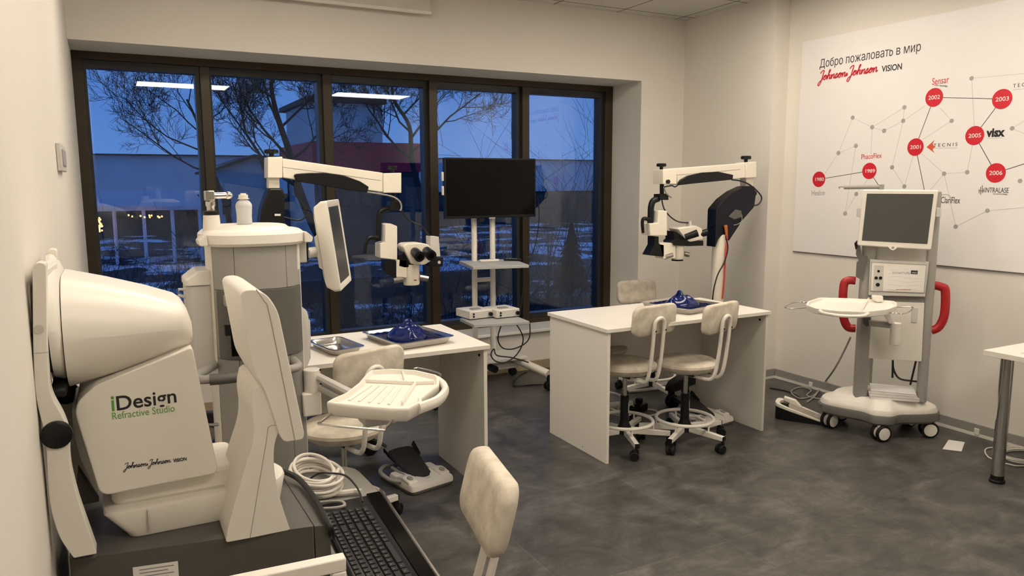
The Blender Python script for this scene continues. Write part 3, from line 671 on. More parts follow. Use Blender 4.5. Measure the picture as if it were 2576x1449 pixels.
sp = [(641, 975), (664, 968), (688, 1010), (704, 1080), (690, 1115), (688, 1170), (702, 1250), (730, 1333), (628, 1354), (568, 1365), (572, 1335), (606, 1210), (636, 1120), (640, 1075), (632, 1020)]
sta = obj('screen_stand', G().prism(fillet(prof(sp, 1.722), [.02, .02, .03, .02, .02, .05, .06, .004, .02, .006, .02, .06, .06, .03, .03]), 1.722, 1.955, 'Y'), 'white_plastic', an, world=True, bev=.010, seg=3)
pp = [atY(x, y, 1.7215) for x, y in ((699, 1070), (676, 1074), (670, 1110), (648, 1240), (629, 1354))]
obj('seam', G().tube([tuple(v) for v in pp], .0008, n=5, k=3), 'grey_plastic', sta, world=True)
# lettering on the housing
YL = YB_-.0004
mat('ink_green', (.12, .33, .055), .5)
def line(txt, p0, p1, size, m, Y=YL, **k):
    a, b = atY(*p0, Y), atY(*p1, Y)
    M = planeM((a.x, Y, a.z), (b.x-a.x, 0, b.z-a.z), (0, -1, 0))
    return text_g(txt, size, M, .0006, width=(b-a).length, **k), m
for nm, (tg, m_) in (('letter', line('i', (279, 1034), (287, 1033), .050, 'ink_green', bold=.0010)), ('lettering', line('Design', (291, 1033), (441, 1012), .046, 'ink_black', bold=.0006)), ('lettering', line('Refractive Studio', (281, 1056), (438, 1035), .023, 'ink_green')), ('lettering', line('VISION', (436, 1163), (470, 1158), .011, 'ink_black', bold=.0003))):
    obj(nm, tg, m_, hs, world=True)
a, b = atY(311, 1180, YL), atY(430, 1163, YL)
obj('script_lettering', script_g('Johnson&Johnson', planeM((a.x, YL, a.z), (b.x-a.x, 0, b.z-a.z), (0, -1, 0)), (b-a).length, .0007), 'ink_black', hs, world=True)
# sticker on the table front
d = (Vector((.372, 1.712, 0))-Vector((-.132, 1.800, 0))).normalized(); nrm = Vector((d.y, -d.x, 0)); 
a = atY(243, 1441, 1.738); u0 = Vector((-.03, 1.800+(.102)*d.y/d.x*1, .70))
stk = G(); M = planeM((-.012, 1.800-.120*.1746-.0008, .648), d, nrm)
stk.box((.046, .033, 0), (.092, .062, .0008)); stk.xf(M)
lb = obj('sticker', stk, 'paper', an, world=True)
pr = G()
for i in range(5): pr.box((.048-.006*(i % 2), .056-.008*i, .0006), (.070-.012*(i % 2), .0022, .0004))
obj('print', pr.xf(M), 'label_print', lb, world=True)
# ---------------------------------------------------------------- keyboard shelf beside the table
ks = thing('keyboard_shelf', 'dark pull-out shelf with silver edge holding the keyboard, right of the dark table', 'shelf', (.53, 1.85, 0))
ZK = .665
obj('plate', G().prism(fillet([(.4135, 1.33), (.585, 1.33), (.632, 2.03), (.625, 2.28), (.408, 2.32)], [.01, .03, .05, .08, .02]), ZK-.018, ZK, 'Z'), 'mid_grey_plastic', ks, world=True, bev=.003)
obj('silver_edge', G().prism([(.586, 1.335), (.591, 1.335), (.6405, 2.035), (.634, 2.035)], ZK-.016, ZK+.006, 'Z'), 'steel', ks, world=True, bev=.001)
obj('gloss_rest', G().prism(fillet([(.551, 1.36), (.583, 1.36), (.631, 2.02), (.590, 2.02)], .006), ZK, ZK+.005, 'Z'), 'black_gloss', ks, world=True, bev=.001)
obj('dark_inset', G().prism(fillet([(.4145, 1.34), (.556, 1.34), (.594, 2.015), (.43, 2.015)], .006), ZK-.0005, ZK+.0003, 'Z'), 'black_plastic', ks, world=True)
obj('support_leg', G().bx(.47, .53, 1.92, 2.02, .001, ZK-.018), 'light_grey_plastic', ks, world=True, bev=.004)
# keyboard
ka, kb = Vector((.432, 1.975)), Vector((.541, 1.975)); kc, kd = Vector((.552, 1.535)), Vector((.430, 1.535))
kbd = thing('keyboard', 'black computer keyboard on the silver edged shelf by the dark table', 'keyboard', (.49, 1.70, ZK+.0005))
# local: length along Y, rows across X; slight turn
KR = radians(3.0); RM[kbd.name] = Matrix.Translation((.494, 1.70, ZK+.0005)) @ Matrix.Rotation(-KR, 4, 'Z'); kbd.location = (.494, 1.70, ZK+.0005); kbd.rotation_euler = (0, 0, -KR)
L_, W_ = .44, .134
obj('case', G().loft([[(x, y, .000) for x, y in rrect(W_, L_, .008)], [(x, y, .017 if x < 0 else .012) for x, y in rrect(W_, L_, .008)], [(x, y, .018 if x < 0 else .013) for x, y in rrect(W_-.004, L_-.004, .007)]]), 'black_plastic', kbd)
mat('key_black', (.010, .010, .011), .5, var=.1, spec=.3)
mat('key_print', (.30, .30, .30), .6)
# rows from the far (left) to the near edge; key widths in units; left of the typist is towards -Y ... typist sits on the right, so the row runs from +Y? (left hand) 
rows = [[1]*15+[0.2]+[1]*4, [1]*13+[2, 0.2]+[1]*4, [1.5]+[1]*12+[1.5, 0.2]+[1]*4, [1.75]+[1]*11+[2.25, 0.2]+[1]*4, [2.25]+[1]*10+[1.75, 1, 0.2]+[1]*4, [1.25, 1.25, 1.25, 5.25, 1, 1, 1, 1, 1, 1, .2, 1.5, 1, 1.5]]
keys = G(); prints = G(); n_ = 0
for ri, row in enumerate(rows):
    tot = sum(row); u = (L_-.022)/tot; y = -(L_/2-.011)
    xk_ = -W_/2+.014+ri*.0200
    for w in row:
        if w >= .9:
            wy = w*u; zt = .0225-.0042*(xk_+W_/2)/W_
            cxk, cyk = xk_, y+wy/2
            o_ = [(cxk+a, cyk+b) for a, b in ((-.0082, -wy/2+.0011), (.0082, -wy/2+.0011), (.0082, wy/2-.0011), (-.0082, wy/2-.0011))]
            i_ = [(cxk+a, cyk+b) for a, b in ((-.0064, -wy/2+.0030), (.0064, -wy/2+.0030), (.0064, wy/2-.0030), (-.0064, wy/2-.0030))]
            kk = G(); kk.loft([[(a, b, .0135) for a, b in o_], [(a, b, zt) for a, b in i_]])
            if n_ < 96: obj('key', kk, 'key_black', kbd)
            else:
                me_ = bpy.data.meshes.new('t'); kk.bm.to_mesh(me_); keys.bm.from_mesh(me_); bpy.data.meshes.remove(me_)
            n_ += 1
            if w < 2 : prints.box((cxk-.0018, cyk-.0012, zt+.0001), (.0026, .0022, .0003))
        y += w*u
if len(keys.bm.verts): o_ = obj('far_keys', keys, 'key_black', kbd); o_['kind'] = 'stuff'
o_ = obj('key_legends', prints, 'key_print', kbd); o_['kind'] = 'stuff'
# ---------------------------------------------------------------- cables on the shelf
rng = random.Random(4)
pts = []; c0 = atZ(792, 1210, ZK+.02)
for i in range(9*16):
    t = i/16; a = 2*pi*t
    rx, ry = .062+.010*sin(t*2.1), .115+.012*cos(t*1.7)
    pts.append((c0.x+.004*sin(t*3)+rx*cos(a), c0.y+.01*cos(t*2.3)+ry*sin(a), ZK+.012+.0075*t*.75+.004*sin(a*.5+t)))
cable('cable_coil', 'coil of white cable heaped on the shelf behind the keyboard', pts, .0048, 'cable_white', k=2, cat='cable')
q = lambda x, y, z=ZK+.012: tuple(atZ(x, y, z))
cable('cable_bundle', 'white sleeved cable bundle lying across the shelf behind the keyboard', [q(778, 1246), q(820, 1242), q(860, 1240), q(896, 1236), q(908, 1238)], .009, 'cable_white')
cable('cable', 'grey cable lying in a bend between the white bundle and the keyboard', [q(775, 1268), q(820, 1262), q(858, 1262), q(866, 1272), q(840, 1278), q(790, 1280)], .0045, 'cable_grey')
qq = lambda x, y, z: tuple(atZ(x, y, z))
cable('cable', 'thin black cable arching over the white coil to the keyboard', [qq(770, 1212, .70), qq(800, 1192, .73), qq(830, 1190, .735), qq(868, 1196, .72), qq(892, 1218, .70), qq(905, 1240, .69), qq(912, 1262, .678)], .0028, 'cable_black')
cable('cable', 'thick black cable running along the edge of the dark analyser table', [qq(690, 1178, .775), qq(720, 1188, .775), qq(750, 1204, .768), qq(776, 1232, .766), qq(798, 1265, .766), qq(818, 1302, .762), qq(832, 1330, .745), qq(836, 1350, .70)], .0075, 'cable_black')
# ---------------------------------------------------------------- white square-bar frame at the bottom edge
fr = thing('bar_frame', 'white square-bar frame edge in the bottom foreground before the dark table', 'frame', (.25, 1.0, 0))
a, b = atD(595, 1462, 1.30), atD(853, 1408, 1.24); zf = .86
a, b = atZ(595, 1470, zf), atZ(850, 1416, zf)
dv = (b-a).normalized(); nv = Vector((-dv.y, dv.x, 0))
b2 = b-nv*.42; a2 = a-dv*.12; a3 = a2-nv*.42
# bars of a small open-topped stand; the corner nearest the keyboard shows
def bar(p, q_, s=.026):
    dd = (q_-p).normalized(); nn = Vector((0, 0, 1)).cross(dd) if abs(dd.z) < .9 else Vector((dv.x, dv.y, 0)); nn.normalize(); uu = dd.cross(nn)
    return G().loft([[tuple(v+nn*x*s/2+uu*y*s/2) for x, y in ((-1, -1), (1, -1), (1, 1), (-1, 1))] for v in (p, q_)])
obj('top_bar', bar(a2, b+dv*.013), 'tube_white', fr, world=True, bev=.003)
obj('leg', bar(b-Vector((0, 0, .013)), Vector((b.x, b.y, .001))), 'tube_white', fr, world=True, bev=.003)
obj('leg', bar(a2-Vector((0, 0, .013)), Vector((a2.x, a2.y, .001))), 'tube_white', fr, world=True, bev=.003)
obj('low_bar', bar(a2+Vector((0, 0, .12-zf)), b+Vector((0, 0, .12-zf))), 'tube_white', fr, world=True, bev=.003)
# ---------------------------------------------------------------- round surgical console behind the analyser
pc = thing('surgical_console', 'tall rounded grey surgical console with a bottle on top, behind the white analyser', 'medical device', (.45, 2.93, 0))
CX, CY = .452, 2.93
def dshape(w, d, z, k=2.6, n=40, cx=CX, cy=CY):
    """super-ellipse outline"""
    o = []
    for i in range(n):
        a = 2*pi*i/n; c_, s_ = cos(a), sin(a)
        o.append((cx+w/2*math.copysign(abs(c_)**(2/k), c_), cy+d/2*math.copysign(abs(s_)**(2/k), s_), z))
    return o
zc = lambda y, Y=2.75, x=620: atY(x, y, Y).z
W0 = .325
zt, zb = zc(618), .16
g = G(); g.loft([dshape(W0*.94, .36, zb), dshape(W0*.94, .36, .45), dshape(W0*.97, .37, .80), dshape(W0*.97, .37, zt)])
obj('column', g, 'light_grey_plastic', pc, world=True, sharp=60)
# front cover: three curved grey panels with seams
def arc_panel(a0, a1, z0, z1, off, m, name, par, th=.006, k=2.6, w=W0*.97, d=.37, n=14):
    g = G(); A = [radians(a0+(a1-a0)*i/n) for i in range(n+1)]
    def pt(a, e, z): 
        c_, s_ = cos(a), sin(a); return (CX+(w/2+e)*math.copysign(abs(c_)**(2/k), c_), CY+(d/2+e)*math.copysign(abs(s_)**(2/k), s_), z)
    prof_ = lambda z: [pt(a, off, z) for a in A]+[pt(a, off+th, z) for a in A[::-1]]
    g.loft([prof_(z0), prof_(z1)])
    return obj(name, g, m, par, world=True, sharp=50, bev=.0015)
zp1, zp2 = zc(727), zc(908)
for a0, a1 in ((206, 243), (243.6, 296.4), (297, 334)):
    arc_panel(a0, a1, zp1-.004, zt-.002, 0, 'grey_plastic', 'upper_panel', pc)
    arc_panel(a0, a1, .19, zp2+.004, 0, 'mid_grey_plastic' if a0 > 240 else 'grey_plastic', 'lower_panel', pc)  # middle and right lower panels darker grey, shade put into the colour
for a0, a1 in ((180, 205), (335, 360)): arc_panel(a0, a1, .19, zt-.002, .001, 'white_plastic', 'side_strip', pc)
for a0, a1 in ((206, 213), (327, 334)): arc_panel(a0, a1, zp2+.005, zp1-.005, 0, 'grey_plastic', 'panel_edge', pc)
fl = arc_panel(213.5, 326.5, zp2+.006, zp1-.005, .001, mat('slate_plastic', (.115, .110, .100), .45), 'cassette_panel', pc, th=.010)
p = atY(610, 840, 2.735); zz0, zz1 = zc(893, 2.73), zc(793, 2.73)
obj('opening', G().bx(atY(580, 840, 2.735).x, atY(655, 840, 2.735).x, 2.728, 2.74, zz0, zz1), 'black_gloss', fl, world=True)
obj('opening_step', G().bx(atY(566, 840, 2.735).x, atY(581, 840, 2.735).x, 2.7282, 2.752, zc(838), zc(813)), 'black_plastic', fl, world=True)
a, b = atY(565, 770, 2.735), atY(583, 742, 2.735)
sw = obj('switch', G().bx(a.x, b.x, 2.724, 2.76, a.z, b.z), 'grey_plastic', fl, world=True, bev=.002)
obj('rocker', G().bx(a.x+.006, b.x-.006, 2.722, 2.73, a.z+.008, b.z-.008), 'black_plastic', sw, world=True, bev=.002)
a, b = atY(613, 1130, 2.735), atY(632, 1052, 2.735)
hp_ = obj('handle_recess', G().bx(a.x, b.x, 2.728, 2.77, a.z, b.z), 'black_plastic', pc, world=True, bev=.006)
obj('latch', G().bx(a.x+.010, b.x, 2.722, 2.735, a.z+.012, b.z-.010), 'slate_plastic', hp_, world=True, bev=.004)
# top cap with overhanging rim and a raised plateau
r0, r1 = zc(618, 2.74), zc(588, 2.74)
g = G(); g.loft([dshape(.352, .405, r0-.004), dshape(.362, .412, r0), dshape(.368, .418, r0+.006), dshape(.364, .415, r1-.006), dshape(.352, .405, r1), dshape(.335, .39, r1+.006), dshape(.27, .33, r1+.010), dshape(.24, .30, r1+.022), dshape(.05, .05, r1+.024)])
cap = obj('top_cap', g, 'white_plastic', pc, world=True, sharp=28)
for s in (-1, 1):
    g = G().prism(fillet([(CX+s*.165, r0), (CX+s*.192, r0), (CX+s*.196, r0+.018), (CX+s*.170, r1)], .006), 2.79, 2.89, 'Y')
    obj('rim_ear', g, 'white_plastic', cap, world=True, bev=.004)
# pole socket with metal joint and swivel head
p = atY(533, 570, 2.90); zl = zc(592, 2.9, 533)-.01
so = obj('pole_socket', G().lathe([(.031, r1-.045), (.033, zl), (.0275, zc(541, 2.9, 531)), (.001, zc(541, 2.9, 531))], (p.x, 2.90, 0), n=28), 'white_plastic', pc, world=True)
z1_, z2_, z3_, z4_ = [zc(y, 2.9, 531) for y in (541, 531, 503, 481)]
obj('collar_ring', G().cyl((p.x, 2.90, z1_), (p.x, 2.90, z2_), .0275, n=24), 'black_plastic', so, world=True)
obj('pole', G().lathe([(.014, z2_-.005), (.014, z2_+.014), (.017, z2_+.02), (.017, z3_-.006), (.012, z3_)], (p.x, 2.90, 0), n=18), 'steel', so, world=True)
obj('pole_head', G().box((p.x-.003, 2.90, (z3_+z4_)/2), (.034, .034, z4_-z3_+.004)), 'steel', so, world=True, bev=.003)
e = atY(580, 491, 2.90)
obj('hook_arm', G().tube([(p.x+.012, 2.90, (z3_+z4_)/2), (e.x-.008, 2.90, e.z)], .013, n=14, flat=.9), 'chrome', so, world=True)
obj('hook_tip', G().ell((e.x-.008, 2.90, e.z), (.016, .015, .014), 14, 8), 'chrome', so, world=True)
# left side bin with sloped lid and wire handle
a, b, c = atY(468, 700, 2.90), atY(525, 700, 2.90), atY(470, 885, 2.90)
bin_ = obj('side_bin', G().loft([[(x, y, z) for x, y in rrect(.086, .16, .02, 4, (a.x+b.x)/2+dx, 2.93)] for z, dx in ((zc(930, 2.9, 490), .012), (zc(880, 2.9, 490), .0), (zc(716, 2.9, 490), 0))]), 'light_grey_plastic', pc, world=True, bev=.003)
obj('bin_lid', G().loft([[(x*sx_+((a.x+b.x)/2)*(1-sx_)+dx, y, z) for x, y in rrect(.092, .17, .02, 4, (a.x+b.x)/2, 2.93)] for z, sx_, dx in ((zc(715, 2.9, 490), 1, 0), (zc(700, 2.9, 490), 1.0, 0), (zc(678, 2.9, 490), .55, .02))]), 'white_plastic', bin_, world=True, bev=.003)
h0, h1, h2, h3 = [tuple(atY(x, y, 2.9)) for x, y in ((470, 728), (450, 728), (448, 742), (470, 748))]
obj('bin_handle', G().tube([h0, h1, h2, h3], .0055, n=8), 'white_plastic', bin_, world=True)
# right side box and upper wing carrying the screen arm
a, b = atY(722, 800, 2.93), atY(766, 800, 2.93)
g = G(); q = lambda z, x1, y0=2.84, y1=3.02: [(a.x, y0, z), (x1, y0, z), (x1, y1, z), (a.x, y1, z)]
zR = lambda y: zc(y, 2.84, 745)
def rq(z, x1): return [(x, y, z) for x, y in fillet([(a.x, 2.835), (x1, 2.835), (x1, 3.02), (a.x, 3.02)], [.0, .02, .02, .0], 4)]
g.loft([rq(zR(958), a.x+.028), rq(zR(905), b.x), rq(zR(800), b.x-.002), rq(zR(786), b.x-.006), rq(zR(770), a.x+.035)])
rb = obj('side_box', g, 'light_grey_plastic', pc, world=True, sharp=40, bev=.003)
obj('side_button', G().bx(b.x-.002, b.x+.006, 2.86, 2.94, zR(880), zR(810)), 'light_grey_plastic', rb, world=True, bev=.003)
a, b = atY(716, 640, 2.88), atY(742, 640, 2.88)
g = G().prism([(a.x-.02, zc(585, 2.86, 730)), (b.x, zc(602, 2.86, 730)), (b.x, zc(672, 2.86, 730)), (a.x-.004, zc(700, 2.86, 730)), (a.x-.02, zc(700, 2.86, 730))], 2.80, 3.02, 'Y')
wing = obj('arm_mount', g, 'white_plastic', pc, world=True, bev=.004)
c1_, c2_ = atY(742, 606, 2.90), atY(772, 658, 2.90)
obj('arm_block', G().bx(c1_.x-.003, c2_.x-.006, 2.87, 2.95, c2_.z, c1_.z), 'light_grey_plastic', wing, world=True, bev=.003)
obj('arm_hinge', G().cyl((c2_.x, 2.91, c2_.z+.006), (c2_.x, 2.91, c1_.z-.01), .011, n=14), 'black_plastic', wing, world=True)
# flat screen, edge-on
th_ = radians(23); wv = Vector((sin(th_), cos(th_), 0)); nv_ = Vector((cos(th_), -sin(th_), 0)); tl_ = radians(7)
uv_ = Vector((0, 0, cos(tl_)))-nv_*sin(tl_); nn_ = nv_*cos(tl_)+Vector((0, 0, sin(tl_)))
A0 = atD(821, 505, 2.86); D0 = atD(838, 734, 2.86)
Hm = .350; Wm = .33
Mo = Matrix(((wv.x, uv_.x, nn_.x, A0.x), (wv.y, uv_.y, nn_.y, A0.y), (wv.z, uv_.z, nn_.z, A0.z), (0, 0, 0, 1)))   # local: x width, y up (0 at top), z outwards
def rr3(i, z, r=.012, k=4): return [tuple(Mo @ Vector((x+Wm/2, y-Hm/2, z))) for x, y in rrect(Wm-2*i, Hm-2*i, r, k)]
g = G(); g.loft([rr3(.05, -.066), rr3(.018, -.055), rr3(.0, -.024), rr3(0, -.002), rr3(.002, 0), rr3(.020, 0), rr3(.026, -.004)], cap=True)
mon = obj('screen_housing', g, 'white_plastic', pc, world=True, sharp=35)
obj('screen', G().loft([rr3(.026, -.0039, .003), rr3(.026, -.0025, .003)]), mat('screen_grey', (.045, .045, .048), .3), mon, world=True)
bk = Mo @ Vector((Wm*.25, -Hm*.55, -.060)); hz = Vector((c2_.x, 2.91, bk.z))
g = G(); g.loft([[tuple(bk+wv*x+uv_*y) for x, y in ((-.05, -.07), (.05, -.07), (.05, .07), (-.05, .07))], [tuple(bk-nn_*.016+wv*x+uv_*y) for x, y in ((-.04, -.06), (.04, -.06), (.04, .06), (-.04, .06))]])
obj('mount_plate', g, 'white_plastic', mon, world=True, bev=.003)
obj('mount_neck', G().tube([tuple(bk-nn_*.010), tuple(hz)], .020, n=12), 'light_grey_plastic', mon, world=True)
# push bar: grey tube with black grip, carried in front of the column
hb = zc(946, 2.62, 600)
pts = [(CX+.10, 2.78, hb), (CX+.095, 2.66, hb), (CX+.04, 2.630, hb), (CX-.10, 2.627, hb), (CX-.215, 2.64, hb-.004), (CX-.235, 2.70, hb-.004), (CX-.150, 2.86, hb-.004)]
pb_ = obj('push_bar', G().tube(pts, .015, n=14, k=5), 'grey_plastic', pc, world=True)
obj('grip', G().tube([(CX-.075, 2.6235, hb-.002), (CX-.14, 2.625, hb-.004), (CX-.200, 2.636, hb-.005)], .0195, n=14, k=4), 'slate_plastic', pb_, world=True)
# small tray at its left flank
a = atY(500, 905, 2.90)
obj('side_pocket', G().loft([[(x*k+(a.x-.01)*(1-k), y, z) for x, y in rrect(.07, .13, .02, 4, a.x-.01, 2.93)] for z, k in ((a.z-.035, .55), (a.z-.012, .95), (a.z+.006, 1))]), 'white_plastic', pc, world=True, bev=.002)
obj('side_hook', G().tube([tuple(atY(548, 1068, 2.72)), tuple(atY(524, 1069, 2.70)), tuple(atY(520, 1069, 2.76))], .006, n=8), 'steel', pc, world=True)
# base with casters
g = G().loft([dshape(.33, .34, .07), dshape(.355, .36, .09), dshape(.355, .36, .13), dshape(.32, .36, .18)])
bs = obj('base', g, 'grey_plastic', pc, world=True, sharp=45)
for sx_ in (-1, 1):
    for sy_ in (-1, 1):
        c = G(); x, y = CX+sx_*.125, CY+sy_*.125
        for k in (-1, 1): c.lathe([(.008, -.009), (.032, -.009), (.035, 0), (.032, .009), (.008, .009)], (x, y+k*.013, .0355), 'Y', 16)
        c.cyl((x, y, .03), (x, y, .08), .012, n=10); obj('caster', c, 'black_rubber', bs, world=True)
# instrument tray on its articulated arm
ZT1 = .885
O_ = [(822, 1010), (838, 1001), (868, 988), (902, 962), (922, 938), (934, 930), (985, 927), (1045, 930), (1098, 942), (1105, 948), (1105, 966), (1060, 1000), (1062, 1008), (1028, 1026), (985, 1027), (900, 1020), (838, 1013)]
O3 = [atZ(x, y, ZT1) for x, y in O_]
tc_ = sum(O3, Vector())/len(O3)
def trg(i, z): 
    o = []
    N = len(O3)
    for k in range(N):
        p_, a_, b_ = O3[k], O3[k-1], O3[(k+1) % N]
        t_ = (b_-a_).normalized(); n_2 = Vector((t_.y, -t_.x, 0))
        if n_2.dot(tc_-p_) < 0: n_2 = -n_2
        o.append((p_.x+n_2.x*i, p_.y+n_2.y*i, z))
    return o
g = G(); g.loft([trg(.012, ZT1-.046), trg(.004, ZT1-.040), trg(0, ZT1-.010), trg(.001, ZT1-.002), trg(.004, ZT1), trg(.010, ZT1-.001), trg(.014, ZT1-.016)])
tr = obj('instrument_tray', g, 'white_plastic', pc, world=True, sharp=55)
def wall(px, w, h, name='divider'):
    P = [atZ(x, y, ZT1-.016) for x, y in px]
    g = G()
    for a_, b_ in zip(P, P[1:]):
        d_ = (b_-a_).normalized(); n_2 = Vector((-d_.y, d_.x, 0))*w/2
        g.loft([[tuple(v+k+Vector((0, 0, z))) for v, k in ((a_, n_2), (b_, n_2), (b_, -n_2), (a_, -n_2))] for z in (0, h)])
    obj(name, g, 'white_plastic', tr, world=True, bev=.002)
wall([(912, 962), (1040, 968), (1092, 966)], .007, .013)
wall([(1045, 968), (1012, 1020)], .007, .013)
wall([(1012, 938), (1020, 966)], .007, .012)
for k in range(6):
    x0, y0 = 915+19*k, 970+.6*k; x1_, y1_ = 853+25*k, 1006+2.6*k
    wall([(x0, y0), (x1_, y1_)], .009, .005, 'rib')
hk = [atZ(x, y, ZT1-.020) for x, y in ((1100, 958), (1117, 972), (1119, 988), (1098, 1010), (1052, 1028))]
obj('tray_handle', G().tube([tuple(v) for v in hk], .0125, n=10, k=5, flat=1.5), 'white_plastic', tr, world=True)
W1_ = [atZ(846, 1033, ZT1-.036), atZ(806, 1062, ZT1-.045), atZ(815, 1068, ZT1-.045), atZ(955, 1082, ZT1-.045), atZ(968, 1078, ZT1-.045), atZ(992, 1050, ZT1-.036)]
obj('wire_rail', G().tube([tuple(v) for v in W1_], .0038, n=8, k=3), 'steel', tr, world=True)
W2_ = [atZ(1040, 930, ZT1-.012), atZ(1052, 926, ZT1-.008), atZ(1104, 938, ZT1-.008), atZ(1108, 946, ZT1-.012)]
obj('wire_rail', G().tube([tuple(v) for v in W2_], .0038, n=8, k=2), 'steel', tr, world=True)
for x, y in ((847, 1033), (991, 1048)):
    p = atZ(x, y, ZT1-.034); obj('grommet', G().ell(tuple(p), (.007, .007, .007), 10, 6), 'black_rubber', tr, world=True)
# articulated arm: clamp block, turning cylinder, parallel link, plate under the tray
a = atY(785, 955, 2.80)
arm = obj('arm_cylinder', G().cyl((a.x, 2.80, zc(988, 2.8, 785)), (a.x, 2.80, zc(928, 2.8, 785)), .031, n=24), 'white_plastic', pc, world=True, bev=.003)
b = atY(772, 1010, 2.80)
obj('arm_bracket', G().bx(CX+.13, a.x+.026, 2.77, 2.83, zc(1042, 2.8, 785), zc(984, 2.8, 785)), 'white_plastic', arm, world=True, bev=.006)
l0_, l1_ = Vector((a.x+.02, 2.79, zc(948, 2.8, 785))), Vector((tc_.x-.02, tc_.y+.06, ZT1-.075))
for dz, w in ((0, .016), (-.042, .010)):
    d_ = l1_-l0_; 
    obj('link', G().tube([tuple(l0_+Vector((0, 0, dz))), tuple(l1_+Vector((0, 0, dz)))], w, n=8), 'light_grey_plastic', arm, world=True)
obj('tray_mount', G().bx(l1_.x-.05, l1_.x+.06, l1_.y-.05, l1_.y+.05, ZT1-.13, ZT1-.047), 'light_grey_plastic', arm, world=True, bev=.008)
for x, y in ((804, 931), (801, 957), (805, 966)):
    p = atY(x, y, 2.775); obj('screw', G().ell((a.x+.027, 2.778, p.z), (.004, .004, .004), 8, 6), 'black_plastic', arm, world=True)
# bottle standing on the cap
p = atY(616, 572, 2.93); zb_ = r1+.0245
bt = thing('bottle', 'small translucent white plastic bottle standing on the grey console', 'bottle', (p.x, 2.93, zb_))
hB = zc(486, 2.93, 616)-zb_; k = hB/.150
obj('body', G().lathe([(r*k, z*k) for r, z in ((.001, 0), (.034, 0), (.0365, .003), (.0355, .04), (.0390, .085), (.0385, .095), (.030, .109), (.0180, .119), (.0180, .126), (.001, .126))], n=32), mat('bottle_plastic', (.82, .82, .82), .3, trans=.35, var=.02), bt, sharp=60)
obj('cap', G().lathe([(r*k, z*k) for r, z in ((.019, .1215), (.0275, .1215), (.0275, .1250), (.0225, .1250), (.0225, .141), (.0205, .143), (.0135, .143), (.0135, .150), (.001, .150))], n=24), 'white_plastic', bt, sharp=40)
# ---------------------------------------------------------------- two surgical microscopes on floor stands
def poly(t, name, px, Y, y0, y1, m, bev=.003, par=None, r=.004):
    q = prof(px, Y)
    return obj(name, G().prism(fillet(q, r) if r else q, Y+y0, Y+y1, 'Y'), m, par or t, world=True, bev=bev)
def rod(name, par, px, Y, r, m, dy=(0, 0), n=12, k=0, flat=1.0):
    P = []
    for i, (x, y) in enumerate(px):
        f_ = i/(max(1, len(px)-1)); P.append(tuple(atY(x, y, Y+dy[0]+(dy[1]-dy[0])*f_)))
    return obj(name, G().tube(P, r, n=n, k=k, flat=flat), m, par, world=True)
def knob(par, px, py0, py1, Y, r):
    a, b = atY(px, py0, Y), atY(px, py1, Y); h = a.z-b.z
    g = G().lathe([(r*.35, b.z), (r*.35, b.z+h*.45), (r*.9, b.z+h*.5), (r, b.z+h*.6), (r, b.z+h*.9), (r*.8, b.z+h), (.001, b.z+h)], (a.x, Y, 0), n=18)
    return obj('clamp_knob', g, 'black_plastic', par, world=True)
def stand_base(t, x, y, dirs, hgt):
    obj('pole', G().cyl((x, y, .16), (x, y, hgt), .047, n=24), 'cream_metal', t, world=True)
    obj('base_hub', G().lathe([(.09, .12), (.11, .125), (.11, .22), (.07, .25), (.05, .27)], (x, y, 0), n=24), 'black_plastic', t, world=True)
    for dx, dy in dirs:
        v = Vector((dx, dy, 0)); L = v.length; v /= L; n_ = Vector((-v.y, v.x, 0))
        ring = lambda s, w, z0, z1: [(x+v.x*s+n_.x*a, y+v.y*s+n_.y*a, z) for a, z in ((-w, z0), (w, z0), (w*.8, z1), (-w*.8, z1))]
        lg = obj('base_leg', G().loft([ring(.04, .055, .125, .24), ring(L*.6, .050, .125, .225), ring(L-.02, .042, .125, .19), ring(L+.03, .030, .13, .165)]), 'black_plastic', t, world=True, bev=.010, seg=3)
        cx_, cy_ = x+v.x*(L-.03), y+v.y*(L-.03); c = G()
        for q in (-1, 1): c.lathe([(.008, -.011), (.044, -.011), (.049, 0), (.044, .011), (.008, .011)], (cx_, cy_+q*.017, .0495), 'Y', 18)
        c.cyl((cx_, cy_, .045), (cx_, cy_, .127), .016, n=10)
        obj('caster', c, 'black_rubber', lg, world=True)
# --- right one
Y2 = 4.20
s2 = thing('surgical_microscope', 'cream surgical microscope at the right wall, its head hanging left over the right desk', 'microscope', (3.94, Y2, 0), group='surgical microscopes')
pp = atY(1805, 700, Y2)
stand_base(s2, pp.x, Y2, [(-.62, -.24), (-.30, .50), (.36, .38), (.02, -.36)], atY(1805, 590, Y2).z)
poly(s2, 'column_cover', [(1788, 622), (1791, 526), (1812, 501), (1839, 481), (1867, 468), (1887, 469), (1890, 492), (1886, 520), (1857, 553), (1838, 582), (1822, 606), (1819, 588), (1806, 590), (1796, 600)], Y2, -.045, .045, mat('navy_black', (.004, .005, .012), .4, spec=.3), .012, r=.012)
poly(s2, 'cover_panel', [(1833, 545), (1850, 527), (1864, 530), (1866, 545), (1848, 552)], Y2-.0475, -.003, .003, 'slate_plastic', .002)
obj('side_knob', G().cyl(tuple(atY(1890, 487, Y2)), tuple(atY(1899, 486, Y2)), .020, n=16), 'black_plastic', s2, world=True)
a_ = atY(1789, 568, Y2); obj('clamp_screw', G().cyl((a_.x-.012, Y2, a_.z), (a_.x+.01, Y2, a_.z), .012, n=12), 'black_plastic', s2, world=True)
poly(s2, 'bearing', [(1869, 446), (1887, 447), (1886, 472), (1870, 471)], Y2, -.032, .032, 'cream_metal')
